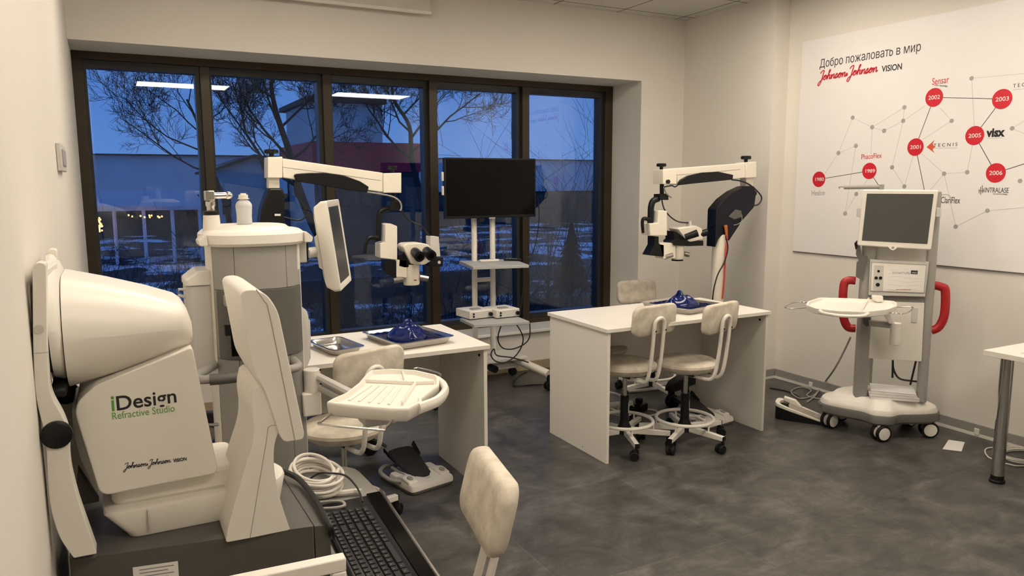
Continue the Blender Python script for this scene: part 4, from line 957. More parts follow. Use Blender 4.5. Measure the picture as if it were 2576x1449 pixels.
arm2 = poly(s2, 'swing_arm', [(1690, 424), (1863, 411), (1863, 447), (1800, 454), (1694, 465)], Y2, -.045, .045, 'cream_metal', .004)
rod('arm_seam', arm2, [(1692, 441), (1780, 434), (1862, 426)], Y2-.0455, .0009, 'slate_plastic', n=4)
poly(s2, 'arm_end', [(1863.5, 409), (1889, 407), (1889, 446), (1863.5, 448)], Y2, -.055, .055, 'cream_metal', .005, arm2)
poly(s2, 'arm_end', [(1655, 427), (1689.5, 424), (1689.5, 463), (1655, 463)], Y2, -.055, .055, 'cream_metal', .005, arm2)
p_ = atY(1679, 457, Y2-.056); obj('arm_lock', G().cyl((p_.x, Y2-.070, p_.z), (p_.x, Y2-.052, p_.z), .014, n=14), 'black_plastic', arm2, world=True)
a, b = atY(1697, 437, Y2-.0455), atY(1720, 435, Y2-.0455)
poly(s2, 'spring_cover', [(1708, 458), (1712, 452), (1730, 442), (1765, 434), (1805, 432), (1842, 440), (1840, 452), (1800, 456), (1740, 462), (1706, 466)], Y2-.058, -.012, .012, 'black_plastic', .004, arm2, r=.006)
knob(arm2, 1664, 411, 427, Y2, .034); knob(arm2, 1877, 392, 409, Y2, .038)
rod('arm_cable', s2, [(1841, 452), (1862, 455), (1885, 464), (1906, 482), (1916, 498), (1908, 514), (1890, 518), (1874, 521)], Y2, .0055, 'cable_black', (-.05, -.02), k=5, n=8)
rod('arm_cable', s2, [(1707, 464), (1698, 470), (1690, 467), (1672, 470)], Y2-.05, .005, 'cable_black', k=4, n=8)
rod('power_cable', s2, [(1828, 570), (1829, 600), (1825, 640), (1822, 700), (1817, 752)], Y2-.055, .006, 'red_cable', k=5, n=8)
rod('power_cable', s2, [(1827, 600), (1831, 625), (1822, 660), (1806, 690), (1796, 725), (1792, 760)], Y2-.06, .005, 'cable_black', k=5, n=8)
rod('plug', s2, [(1825, 567), (1828, 592)], Y2-.056, lambda t: .014-.006*t, mat('orange_plastic', (.55, .16, .03), .45))
rod('clip_cable', s2, [(1866, 540), (1866, 556), (1856, 564), (1846, 566)], Y2-.05, .003, 'cable_grey', k=4, n=6)
# --- head hanging from the arm: shared parts by pixel list
def hang(t, Y, D):
    rod('hanger_rod', t, D['rod'], Y, D['rr'], 'black_plastic')
    poly(t, 'hanger_block', D['block'], Y, -.035, .035, 'black_plastic', .005)
    rod('hanger_elbow', t, D['elbow'], Y, D['er'], 'black_plastic', k=5, n=12)
    h = poly(t, 'drive_box', D['box'], Y, -.045, .06, 'cream_metal', .006, r=.006)
    rod('handle', h, D['handle'], Y-.03, lambda q: D['hr']*(1.0-.35*q), 'black_plastic', k=5, n=10)
    poly(t, 'clamp', D['clamp'], Y, -.04, .04, 'black_plastic', .004)
    poly(t, 'bracket', D['shelf'], Y, -.04, .05, 'cream_metal', .004)
hang(s2, Y2, dict(rod=[(1665, 462), (1665, 490)], rr=.015, block=[(1652, 488), (1674, 487), (1674, 503), (1652, 503)],
    elbow=[(1656, 500), (1643, 506), (1638, 520), (1637, 540), (1636, 562)], er=.022, box=[(1646, 529), (1668, 530), (1668, 592), (1626, 592), (1624, 562), (1645, 560)],
    handle=[(1634, 553), (1620, 550), (1616, 560), (1618, 586)], hr=.015, clamp=[(1638, 594), (1648, 594), (1648, 613), (1661, 615), (1661, 645), (1624, 641), (1638, 615)], shelf=[(1650, 610), (1690, 610), (1690, 648), (1660, 650)]))
hd2 = poly(s2, 'binocular_head', [(1694, 574), (1742, 568), (1754, 574), (1757, 600), (1724, 608), (1712, 600)], Y2, -.05, .06, 'cream_metal', .010, r=.012)
poly(s2, 'tilt_joint', [(1681, 580), (1690, 583), (1712, 600), (1722, 610), (1718, 618), (1684, 616), (1679, 606), (1686, 600)], Y2, -.055, .05, 'black_plastic', .004, hd2)
for x0, y0, x1, y1, d0, d1 in ((1724, 597, 1755, 586, -.075, -.12), (1745, 594, 1779, 584, -.01, -.05)):
    e_ = rod('eyepiece', hd2, [(x0, y0), (x1, y1)], Y2, lambda q: .022+.004*(q > .3), 'black_plastic', (d0, d1), n=18)
    v = Vector(atY(x1, y1, Y2+d1)); u_ = (v-Vector(atY(x0, y0, Y2+d0))).normalized()
    obj('eye_lens', G().cyl(tuple(v), tuple(v+u_*.002), .013, n=16), 'black_gloss', e_, world=True)
poly(s2, 'beam_splitter', [(1720, 606), (1758, 604), (1758, 617), (1720, 618)], Y2, -.05, .05, 'black_plastic', .003)
p0, p1 = atY(1705, 614, Y2), atY(1704, 652, Y2)
ob2 = obj('objective_body', G().lathe([(.001, p1.z), (.040, p1.z), (.045, p1.z+.01), (.045, p0.z), (.001, p0.z)], (p0.x, Y2, 0), n=28), 'cream_metal', s2, world=True, sharp=50)
obj('objective_lens', G().cyl((p0.x, Y2, p1.z-.010), (p0.x, Y2, p1.z), .042, n=24), 'black_gloss', ob2, world=True)
rod('focus_knob', ob2, [(1690, 641), (1672, 646)], Y2-.03, .019, 'steel', n=16); rod('focus_knob', ob2, [(1720, 638), (1732, 641)], Y2-.02, .017, 'steel', n=16)
poly(s2, 'camera_adapter', [(1735, 556), (1740, 556), (1740, 566), (1754, 568), (1756, 576), (1735, 576)], Y2, .0, .04, 'light_grey_plastic', .002)
rod('head_cable', s2, [(1665, 503), (1670, 524), (1684, 543), (1702, 556), (1720, 560), (1737, 560)], Y2, .005, 'cable_black', (-.03, .02), k=5, n=8)
rod('loose_cable', s2, [(1670, 470), (1676, 486), (1689, 497)], Y2-.04, .005, 'cable_grey', k=4, n=8)
# --- left one, behind the round console
Y1 = 4.30
s1 = thing('surgical_microscope', 'cream surgical microscope before the window, black eyepieces facing the camera above the window desk', 'microscope', (.80, Y1, 0), group='surgical microscopes')
pp = atY(668, 640, Y1)
stand_base(s1, pp.x, Y1, [(-.42, -.22), (-.36, .50), (.50, .34), (.52, -.22)], atY(668, 600, Y1).z)
poly(s1, 'column_cover', [(672, 473), (706, 473), (712, 494), (710, 556), (704, 590), (690, 640), (650, 640), (645, 590), (655, 520)], Y1, -.058, .058, 'black_plastic', .012, r=.012)
poly(s1, 'cover_label', [(691, 538), (706, 538), (706, 543), (691, 543)], Y1-.0585, -.0006, .0, 'paper', 0, r=0)
poly(s1, 'bearing', [(673, 446), (700, 446), (701, 474), (673, 474)], Y1, -.032, .032, 'cream_metal')
arm1 = poly(s1, 'swing_arm', [(706, 399), (957, 435), (957, 483), (860, 470), (708, 447)], Y1, -.045, .045, 'cream_metal', .004)
rod('arm_seam', arm1, [(708, 420), (830, 436), (957, 454)], Y1-.0455, .0009, 'slate_plastic', n=4)
poly(s1, 'arm_end', [(669, 396), (705.5, 395), (705.5, 448), (669, 448)], Y1, -.055, .055, 'cream_metal', .005, arm1)
poly(s1, 'arm_end', [(957.5, 436), (1002, 435), (1002, 485), (957.5, 485)], Y1, -.055, .055, 'cream_metal', .005, arm1)
poly(s1, 'spring_cover', [(739, 441), (744, 437), (772, 435), (817, 434), (866, 442), (905, 456), (927, 470), (922, 485), (872, 477), (795, 464), (745, 456)], Y1-.058, -.012, .012, 'black_plastic', .004, arm1, r=.006)
knob(arm1, 682, 376, 396, Y1, .038); knob(arm1, 987, 417, 436, Y1, .030)
rod('arm_cable', s1, [(745, 456), (742, 483), (763, 520), (770, 541), (752, 554), (712, 546)], Y1, .005, 'cable_black', (-.05, -.02), k=5, n=8)
rod('arm_cable', s1, [(922, 483), (950, 487), (985, 494), (1004, 505), (1010, 520), (1007, 530)], Y1-.05, .005, 'cable_grey', k=5, n=8)
hang(s1, Y1, dict(rod=[(989, 485), (989, 508)], rr=.016, block=[(978, 506), (1006, 506), (1004, 530), (976, 530)],
    elbow=[(984, 524), (964, 528), (954, 538), (953, 560), (952, 606)], er=.017, box=[(963, 563), (975, 561), (993, 568), (993, 652), (951, 647), (951, 612), (963, 608)],
    handle=[(950, 599), (930, 598), (921, 612), (917, 638)], hr=.015, clamp=[(964, 652), (992, 655), (992, 697), (976, 692), (964, 676)], shelf=[(990, 652), (1018, 653), (1018, 697), (990, 695)]))
hd1 = poly(s1, 'binocular_head', [(1004, 618), (1012, 611), (1049, 609), (1068, 613), (1080, 634), (1076, 652), (1058, 664), (1026, 662)], Y1, -.07, .05, 'cream_metal', .012, r=.014)
poly(s1, 'tilt_joint', [(1000, 640), (1012, 632), (1030, 668), (1014, 672), (998, 668)], Y1, -.04, .05, 'black_plastic', .004, hd1)
for x0, y0, x1, y1 in ((1046, 636, 1056, 646), (1076, 634, 1085, 643)):
    e_ = rod('eyepiece', hd1, [(x0-3, y0-3), (x0, y0), (x1, y1)], Y1, lambda q: .028 if q < .6 else .032, 'black_plastic', (-.05, -.19), n=20)
    v = Vector(atY(x1, y1, Y1-.19)); u_ = (v-Vector(atY(x0-3, y0-3, Y1-.05))).normalized()
    obj('eye_lens', G().cyl(tuple(v+u_*.0005), tuple(v+u_*.002), .018, n=16), 'black_gloss', e_, world=True)
poly(s1, 'camera_box', [(1080, 594), (1101, 595), (1105, 645), (1081, 645)], Y1, -.02, .06, 'light_grey_plastic', .004)
poly(s1, 'beam_splitter', [(1072, 650), (1111, 646), (1110, 670), (1074, 669)], Y1, -.03, .05, 'black_plastic', .003)
p_ = atY(1105, 660, Y1-.031); obj('badge', G().cyl((p_.x, Y1-.0315, p_.z), (p_.x, Y1-.0295, p_.z), .010, n=16), 'light_grey_plastic', s1, world=True)
p0, p1 = atY(1034, 664, Y1), atY(1034, 716, Y1)
ob1 = obj('objective_body', G().lathe([(.001, p1.z), (.046, p1.z), (.050, p1.z+.01), (.050, p0.z), (.001, p0.z)], (p0.x, Y1, 0), n=28), 'cream_metal', s1, world=True, sharp=50)
obj('red_mark', G().box((p0.x+.006, Y1-.0502, p1.z+.032), (.018, .002, .006)), mat('dark_red', (.35, .02, .02), .5), ob1, world=True)
rod('focus_knob', ob1, [(1012, 702), (989, 706)], Y1-.03, .020, 'steel', n=16); rod('focus_knob', ob1, [(1054, 697), (1075, 701)], Y1-.02, .020, 'steel', n=16)
rod('head_cable', s1, [(1006, 520), (1020, 545), (1040, 560), (1060, 568), (1072, 583), (1082, 596)], Y1, .005, 'cable_black', (-.03, .02), k=5, n=8)
# ---------------------------------------------------------------- second console, by the right wall, turned to the room
K0 = Vector((4.165, 2.985, 0)); KRZ = radians(-47)
KX = Vector((cos(KRZ), sin(KRZ), 0)); KY = Vector((-sin(KRZ), cos(KRZ), 0))
def PL(x, y, ly):
    """pixel -> console-local (lx, z) on the local plane y = ly"""
    d = ray(x, y); t = ((K0+KY*ly)-CP).dot(KY)/d.dot(KY); p = CP+d*t
    return ((p-K0).dot(KX), p.z)
k2 = thing('surgical_console', 'white surgical console on castors with red side handles, by the right wall', 'medical device', tuple(K0), KRZ)
def kp(name, px, ly, y0, y1, m, par=None, bev=.003, r=.003):
    q = [PL(x, y, ly) for x, y in px]
    return obj(name, G().prism(fillet(q, r) if r else q, y0, y1, 'Y'), m, par or k2, bev=bev)
# base
ol = [(-.352, .02), (-.335, -.06), (-.24, -.115), (-.10, -.165), (-.055, -.235), (.055, -.235), (.10, -.165), (.24, -.115), (.335, -.06), (.352, .02), (.31, .13), (.20, .22), (-.20, .22), (-.31, .13)]
fo = fillet(ol, .04, 5)
sc = lambda k, z: [(x*k, y*k, z) for x, y in fo]
bs2 = obj('base', G().loft([sc(.93, .095), sc(1, .110), sc(1, .150), sc(.975, .158)]), mat('skirt_grey', (.14, .132, .122), .5), k2, sharp=40)
obj('base_top', G().loft([sc(.965, .158), sc(.965, .166), sc(.93, .188), sc(.80, .205), sc(.72, .230), sc(.68, .236)]), 'white_plastic', bs2, sharp=40)
for x, y, yaw_ in ((-.275, -.035, .5), (.0, -.205, .25), (.285, -.035, -.1), (.20, .16, .4), (-.20, .16, .1)):
    c = G(); Mw = Matrix.Translation((x, y, 0)) @ Matrix.Rotation(yaw_+.3, 4, 'Z')
    cw = obj('caster', G().box((0, 0, .075), (.045, .022, .09)).xf(Mw), 'white_plastic', bs2, bev=.008)
    for q in (-1, 1):
        obj('tyre', G().lathe([(.030, -.010), (.046, -.010), (.050, -.006), (.050, .006), (.046, .010), (.030, .010)], (0, q*.024, .0505), 'Y', 24).xf(Mw), 'black_rubber', cw)
        obj('wheel_disc', G().lathe([(.001, -.0115), (.030, -.0115), (.038, -.0105), (.038, .0105), (.030, .0115), (.001, .0115)], (0, q*.024, .0505), 'Y', 24).xf(Mw), 'tube_white', cw)
# posts
def kpost(x0, x1, y0, y1, py0, py1, ly, name='post'):
    a = PL(x0, py1, ly)[0]; b = PL(x1, py1, ly)[0]; zt_ = PL((x0+x1)/2, py0, ly)[1]
    return obj(name, G().prism(rrect(b-a, y1-y0, .022, 5, (a+b)/2, (y0+y1)/2), .225, zt_, 'Z'), 'grey_plastic', k2, bev=.003)
kpost(2148, 2184, -.10, -.01, 500, 985, -.10); kpost(2305, 2331, -.085, -.02, 482, 1000, -.06)
kpost(2181, 2194, .12, .15, 640, 955, .12, 'rear_post')
# body panels
kp('upper_back', [(2184, 600), (2338, 600), (2336, 660), (2186, 656)], -.06, -.062, -.02, 'light_grey_plastic')
fp = kp('front_panel', [(2188, 652), (2336, 659), (2326, 746), (2184, 742)], -.10, -.115, -.03, 'light_grey_plastic', bev=.004)
kp('panel_frame', [(2192, 659), (2331, 666), (2325, 738), (2189, 733)], -.1155, -.118, -.114, 'grey_plastic', fp, .001)
kp('panel_inset', [(2193.5, 661), (2329.5, 668), (2323.5, 736.5), (2190.5, 731.5)], -.1185, -.120, -.117, 'white_plastic', fp, .001)
prt = kp('port_plate', [(2199, 667), (2223, 668), (2221, 731), (2196, 729)], -.1205, -.122, -.119, 'light_grey_plastic', fp, .001)
for x, y, r_ in ((2210, 682, .007), (2204, 699, .009), (2215, 699, .009), (2208, 716, .011)):
    a = PL(x, y, -.122); obj('port', G().cyl((a[0], -.128, a[1]), (a[0], -.1215, a[1]), r_, n=14), 'black_plastic', prt)
lbl = kp('name_plate', [(2229, 668), (2322, 673), (2317, 733), (2226, 729)], -.1205, -.1215, -.119, 'paper', fp, 0, r=0)
YT2 = -.1218
def ktext(txt, p0, p1, size, m, par, **k):
    a, b = PL(*p0, YT2), PL(*p1, YT2)
    return obj('lettering', text_g(txt, size, planeM((a[0], YT2, a[1]), (b[0]-a[0], 0, b[1]-a[1]), (0, -1, 0)), .0006, width=math.hypot(b[0]-a[0], b[1]-a[1]), **k), m, par)
ktext('SIGNATURE', (2244, 689), (2289, 690), .020, mat('ink_grey', (.28, .28, .28), .5), lbl)
kp('pro_box', [(2292, 680), (2309, 681), (2308, 690), (2291, 689)], YT2, YT2-.0004, YT2+.0004, 'ink_black', lbl, 0, r=0)
YT2 = -.1226; ktext('PRO', (2294, 687.5), (2306, 688), .012, 'paper', lbl); YT2 = -.1218
for i in range(6):
    y0 = 676+10*i; pts = [PL(2231+x, y0+2.2*sin(.08*x+i*1.3)+x*.05, -.1217) for x in range(0, 89, 8)]
    obj('wave_line', G().tube([(a, -.1217, b) for a, b in pts], .0006, n=4, k=2), 'light_grey_plastic', lbl)
a, b = PL(2254, 728, -.1217), PL(2292, 729, -.1217); obj('red_line', G().tube([(a[0], -.1217, a[1]), (b[0], -.1217, b[1])], .0012, n=5), 'ink_red', lbl)
kp('shadow_gap', [(2184, 743), (2326, 748), (2324, 762), (2184, 757)], -.08, -.075, -.03, 'mid_grey_plastic', bev=0)  # set-back strip in darker grey, shade band between the panels put into its colour
lp = kp('lower_panel', [(2172, 757), (2325, 762), (2318, 909), (2166, 900)], -.09, -.095, -.045, 'white_plastic', bev=.005)
kp('panel_latch', [(2294, 774), (2309, 775), (2307, 812), (2292, 811)], -.0965, -.100, -.094, 'light_grey_plastic', lp, .002)
# red side handles
for px in ([(2152, 706), (2132, 706), (2122, 722), (2121, 790), (2132, 822), (2152, 826)], [(2344, 716), (2368, 722), (2378, 732), (2376, 790), (2362, 822), (2342, 832)]):
    P = [PL(x, y, -.05) for x, y in px]
    obj('side_handle', G().tube([(a, -.05, b) for a, b in P], .020, n=12, k=5, flat=1.25), mat('handle_red', (.42, .012, .018), .35) if 'handle_red' not in MATS else 'handle_red', k2)
# screen
scr = kp('screen_housing', [(2172, 477), (2360, 478), (2342, 629), (2157, 617)], -.16, -.17, -.125, 'white_plastic', bev=.006, r=.010)
kp('screen', [(2181, 487), (2349, 488), (2333, 614), (2168, 605)], -.1705, -.172, -.165, mat('screen_slate', (.075, .075, .073), .35), scr, .001)
kp('emblem_tab', [(2232, 618), (2259, 620), (2253, 627), (2246, 630), (2239, 627)], -.172, -.174, -.160, 'white_plastic', scr, .002)
a = PL(2246, 623, -.1742); obj('emblem', G().lathe([(.0055, -.0006), (.0075, -.0006), (.0075, .0006), (.0055, .0006)], (a[0], -.1743, a[1]), 'Y', 16), 'grey_plastic', scr)
for px in ([(2156, 524), (2168, 524), (2167, 546), (2155, 546)], [(2354, 522), (2367, 523), (2366, 546), (2353, 545)]):
    kp('side_clip', px, -.13, -.15, -.11, 'light_grey_plastic', scr)
a, b = PL(2245, 560, -.10), PL(2245, 560, -.10); obj('screen_mount', G().bx(a[0]-.06, a[0]+.06, -.125, -.02, a[1]-.10, a[1]+.02), 'light_grey_plastic', scr, bev=.004)
# bottle pole arm above the screen
P = [PL(x, y, -.02) for x, y in ((2123, 471), (2213, 470))]
pa2 = obj('pole_arm', G().tube([(a, -.02, b) for a, b in P], .0125, n=12), 'grey_plastic', k2)
a = PL(2217, 470, -.02); obj('arm_joint', G().cyl((a[0], -.02, a[1]-.016), (a[0], -.02, a[1]+.014), .016, n=14), 'grey_plastic', pa2)
obj('pole', G().cyl((a[0], -.02, .95), (a[0], -.02, a[1]-.014), .010, n=12), 'steel', pa2)
P = [PL(x, y, -.02) for x, y in ((2122, 471), (2116, 470), (2111, 471), (2113, 474))]
obj('hook', G().tube([(a, -.02, b) for a, b in P], .003, n=6, k=3), 'steel', pa2)
# black holder on the left post
kp('holder', [(2155, 608), (2162, 604), (2166, 640), (2182, 645), (2170, 704), (2153, 696), (2155, 660), (2160, 655), (2153, 640)], -.10, -.13, -.09, 'slate_plastic', bev=.004)
kp('holder_hook', [(2149, 612), (2156, 604), (2158, 622), (2152, 628)], -.115, -.13, -.11, 'black_plastic', bev=.003)
# tray, its handle and wire rails
ZT2 = atD(2140, 768, 4.25).z; 
def KZ(x, y, z): 
    p = atZ(x, y, z)-K0; return (p.dot(KX), p.dot(KY))
O2 = [KZ(x, y, ZT2) for x, y in ((2027, 766), (2032, 758), (2062, 748), (2130, 750), (2200, 753), (2250, 757), (2257, 762), (2256, 770), (2232, 778), (2180, 784), (2110, 782), (2050, 775))]
cx2, cy2 = sum(p[0] for p in O2)/len(O2), sum(p[1] for p in O2)/len(O2); fo2 = fillet(O2, .02, 4)
s2_ = lambda k, z: [((x-cx2)*k+cx2, (y-cy2)*k+cy2, z) for x, y in fo2]
tr2 = obj('instrument_tray', G().loft([s2_(.93, ZT2-.036), s2_(.985, ZT2-.032), s2_(1, ZT2-.008), s2_(1, ZT2), s2_(.955, ZT2), s2_(.93, ZT2-.016)]), 'white_plastic', k2, sharp=50, bev=.002)
a = [KZ(x, y, ZT2-.008) for x, y in ((2062, 779), (2072, 786), (2120, 793), (2170, 793), (2184, 786))]
obj('tray_handle', G().tube([(p[0], p[1], ZT2-.012) for p in a], .009, n=10, k=5), 'white_plastic', tr2)
d0, d1 = KZ(2186, 752, ZT2-.016), KZ(2168, 781, ZT2-.016)
obj('divider', G().tube([(d0[0], d0[1], ZT2-.010), (d1[0], d1[1], ZT2-.010)], .006, n=8), 'white_plastic', tr2)
for px in ([(2030, 774), (1988, 776), (1974, 772), (1992, 763), (2012, 760), (2030, 761)], [(2254, 772), (2292, 772), (2296, 776), (2282, 787), (2262, 789), (2236, 786)]):
    a = [KZ(x, y, ZT2-.022) for x, y in px]; obj('wire_rail', G().tube([(p[0], p[1], ZT2-.022) for p in a], .0032, n=8, k=3), 'steel', tr2)
kp('tray_knob', [(2193, 743), (2220, 744), (2220, 757), (2205, 758), (2193, 752)], -.22, -.25, -.20, 'white_plastic', tr2, .006)
lk = kp('clamp', [(2168, 792), (2186, 792), (2190, 812), (2176, 818), (2168, 808)], -.10, -.16, -.09, 'slate_plastic', bev=.004)
kp('link', [(2186, 805), (2250, 811), (2250, 826), (2186, 819)], -.16, -.18, -.14, 'grey_plastic', lk, .004)
a = PL(2254, 812, -.18); b = PL(2256, 867, -.18)
obj('arm_cylinder', G().cyl((a[0], -.18, b[1]), (a[0], -.18, a[1]), .030, n=24), 'white_plastic', lk, bev=.003)
kp('arm_strut', [(2222, 790), (2238, 788), (2250, 812), (2236, 813)], -.18, -.20, -.16, 'white_plastic', lk, .004)
# cables inside the console
for px in ([(2246, 906), (2248, 930), (2262, 952), (2290, 958), (2310, 960)], [(2246, 906), (2245, 950)], [(2306, 900), (2290, 968)]):
    P = [PL(x, y, .02) for x, y in px]; obj('inner_cable', G().tube([(a, .02, b) for a, b in P], .006, n=8, k=4), 'cable_black', k2)
# booklets on its base
for i, (x0, y0, rz_, w_, d_, h_, lb_) in enumerate(((2243, 985, -44, .27, .20, .018, 'lowest grey-white booklet of the pile on the console base'), (2241, 985, -48, .26, .19, .016, 'middle white booklet of the pile on the console base'), (2244, 985, -51, .245, .185, .012, 'topmost white printed booklet of the pile on the console base'))):
    zz = .2365+(.0, .0185, .035)[i]
    p = atZ(x0, y0, .265); t = thing('booklet', lb_, 'booklet', (p.x, p.y, zz), radians(rz_))
    obj('pages', G().bx(-w_/2, w_/2, -d_/2, d_/2, 0, h_-.0012), 'paper', t)
    obj('cover', G().bx(-w_/2-.002, w_/2+.002, -d_/2-.002, d_/2+.002, h_-.0012, h_), mat('cover_%d' % i, ((.60, .59, .60), (.72, .70, .70), (.80, .79, .80))[i], .4), t)
    if i == 2:
        g = G()
        for k in range(5): g.box((-.02+.012*(k % 2), .05-.022*k, h_+.0002), (.11-.03*(k % 2), .004, .0003))
        obj('print', g, 'light_grey_plastic', t)
# wedge shaped foot pedal on the floor to its left, with its cable
wp = thing('foot_pedal', 'black and white wedge foot pedal on the floor beside the white console', 'foot pedal', (3.915, 3.385, 0), radians(33)); WS = .80
wo = [(-.085, -.20), (-.05, -.215), (.05, -.215), (.085, -.20), (.10, .06), (.09, .15), (.05, .17), (-.05, .17), (-.09, .15), (-.10, .06)]
zf_ = lambda y: .018+.10*(y+.215)/.385
g = G(); f_ = fillet(wo, .03)
g.loft([[(x, y, .002) for x, y in f_], [(x, y, zf_(y)*.82) for x, y in f_]]); obj('wedge', g, 'black_plastic', wp)
i_ = [(x*.76, y*.84-.004) for x, y in f_]
obj('rim', G().loft([[(x*1.02, y*1.01, zf_(y)*.82) for x, y in f_], [(x*1.02, y*1.01, zf_(y)+.006) for x, y in f_], [(x, y, zf_(y)+.006) for x, y in i_], [(x, y, zf_(y)*.82) for x, y in i_]], close=True), 'white_plastic', wp, bev=.003)
obj('pad', G().loft([[(x*.98, y*.98*(.5 if y > 0 else 1), zf_(y)*.8) for x, y in i_], [(x*.98, y*.98*(.5 if y > 0 else 1), zf_(y)*.8+.012) for x, y in i_]]), mat('tan_pad', (.34, .30, .25), .7), wp)
obj('side_switch', G().prism([(-.02, zf_(-.02)), (.12, zf_(.12)), (.12, zf_(.12)+.035), (.03, zf_(.03)+.042), (-.02, zf_(-.02)+.012)], .048, .088, 'X'), 'white_plastic', wp, bev=.006)
obj('toe_rest', G().bx(-.04, .05, -.185, -.13, .03, .046), 'grey_plastic', wp, bev=.004)
for o_ in [o for o in bpy.data.objects if o.parent == wp]: o_.data.transform(Matrix.Diagonal((WS, WS, WS*1.15, 1)))
q = lambda x, y, z=.006: tuple(atZ(x, y, z))
cable('floor_cable', 'grey cable running from the white console to the foot pedal in loops on the floor', [tuple(atX(2140, 848, 4.05)), tuple(atX(2120, 890, 4.10)), tuple(atX(2098, 930, 4.16)), q(2072, 965, .03), q(2058, 985), q(2040, 998), q(2010, 1002), q(1990, 985), q(2015, 974), q(2040, 982), q(2030, 995), q(2060, 1003), q(2095, 1000), q(2105, 985), q(2090, 958, .02), q(2072, 956), q(2066, 972), q(2050, 996), q(2030, 1012)], .006, 'cable_grey')
cable('floor_cable', 'dark cable lying on the floor behind the right desk towards the console', [q(1936, 976), q(1970, 982), q(1995, 990), q(2012, 1000)], .005, 'cable_black')
# ---------------------------------------------------------------- printed wall panel
XP = XR-.010
y0_, y1_ = atX(1994.4, 631, XP).y, 1.55
zb_, zt_ = atX(1994.4, 631, XP).z, atX(2019, 106, XP).z
wpn = thing('wall_panel', 'large printed white panel on the right wall, red year circles joined by lines', 'poster', (XR, 3.2, 1.8))
obj('board', G().bx(XP, XR-.0005, y1_, y0_, zb_, zt_), mat('panel_print', (.80, .775, .765), .45, var=.01), wpn, world=True)
mat('strip_dark', (.10, .095, .09), .6)
obj('dark_lower_strip', G().bx(XP-.001, XR-.001, y1_, y0_, zb_-.006, zb_-.0002), 'strip_dark', wpn, world=True)  # thin dark strip along the bottom of the board
XT = XP-.0006
def wM(p, dz=0): return planeM((XT-dz, p.y, p.z), (0, -1, 0), (-1, 0, 0))
def wtext(txt, p0, p1, size, m, name='lettering', par=None, **k):
    a, b = atX(*p0, XT), atX(*p1, XT)
    M = planeM((XT, a.y, a.z), (0, b.y-a.y, b.z-a.z), (-1, 0, 0))
    return obj(name, text_g(txt, size, M, .0006, width=abs(b.y-a.y), **k), m, par or wpn, world=True)
mat('ink_dark', (.030, .028, .032), .5); mat('dot_grey', (.36, .345, .335), .6); mat('line_grey', (.52, .50, .48), .6)
def wline(p0, p1, r, m, name):
    a, b = atX(*p0, XT), atX(*p1, XT); d = (b-a).normalized(); n_ = Vector((0, -d.z, d.y))*r
    g = G().loft([[(XT+e, v.y+s*n_.y, v.z+s*n_.z) for v, s in ((a, 1), (b, 1), (b, -1), (a, -1))] for e in (.0004, -.0002)])
    return obj(name, g, m, wpn, world=True)
def disc(px, py, ry, m, name, dz=0.0, n=28):
    c = atX(px, py, XT); r = abs(atX(px, py-ry, XT).z-c.z)
    return obj(name, G().lathe([(.0001, -.0004), (r, -.0004), (r, .0008), (.0001, .0008)], (XT-dz, c.y, c.z), 'X', n), m, wpn, world=True), c, r
for a, b in (((2075, 437), (2109, 385)), ((2109, 385), (2145, 296)), ((2145, 296), (2194, 320)), ((2194, 320), (2224, 329)), ((2224, 329), (2272, 304)), ((2272, 304), (2327, 266)), ((2194, 320), (2275, 270)), ((2275, 270), (2272, 304)), ((2109, 385), (2153, 367)), ((2153, 367), (2126, 537)), ((2194, 320), (2191, 388)), ((2272, 304), (2244, 421)), ((2244, 421), (2275, 469)), ((2275, 469), (2297, 392)), ((2365, 272), (2394, 304)), ((2394, 304), (2322, 350)), ((2320, 388), (2375, 437)), ((2375, 437), (2433, 433)), ((2433, 433), (2446, 365)), ((2375, 437), (2340, 478)), ((2375, 437), (2404, 570)), ((2404, 570), (2484, 530)), ((2484, 530), (2576, 522)), ((2444, 197), (2451, 318)), ((2444, 197), (2576, 185)), ((2546, 323), (2576, 304)), ((2546, 323), (2576, 336)), ((2154, 488), (2126, 537)), ((2154, 488), (2182, 452))):
    wline(a, b, .0011, 'line_grey', 'thin_line')
for x, y in ((2145, 296), (2194, 320), (2224, 329), (2272, 304), (2275, 270), (2394, 304), (2109, 385), (2153, 367), (2244, 421), (2275, 469), (2375, 437), (2433, 433), (2154, 488), (2126, 537), (2404, 570), (2484, 530), (2444, 197), (2546, 323), (2566, 455)):
    disc(x, y, 5.6, 'dot_grey', 'grey_dot', .0003, 16)
ND = {'1980': (2060, 451, 19.5), '1989': (2187, 430, 20.5), '2001': (2303, 370, 22), '2002': (2350, 245, 23.5), '2003': (2521, 249, 25), '2005': (2452, 341, 24), '2006': (2505, 435, 24.5)}
for a, b in (('1980', '1989'), ('2001', '2002'), ('2002', '2003'), ('2003', '2005'), ('2005', '2006')): wline(ND[a][:2], ND[b][:2], .0018, 'ink_dark', 'link_line')
wline(ND['1989'][:2], (2225, 490), .0018, 'ink_dark', 'link_line'); wline(ND['2001'][:2], (2330, 500), .0018, 'ink_dark', 'link_line'); wline(ND['2006'][:2], (2590, 408), .0018, 'ink_dark', 'link_line')
for yr, (x, y, r_) in ND.items():
    o, c, r = disc(x, y, r_, 'ink_red', 'year_circle', .0008, 40)
    M = planeM((XT-.0020, c.y+r*.66, c.z-r*.21), (0, -1, 0), (-1, 0, 0))
    obj('year', text_g(yr, r*.62, M, .0006, width=r*1.32, bold=.0002), 'paper', o, world=True)
wtext('Добро пожаловатb в мир', (2061, 171), (2315, 128), .082, 'ink_dark', soft=14)
a, b = atX(2059, 203, XT), atX(2208, 180, XT)
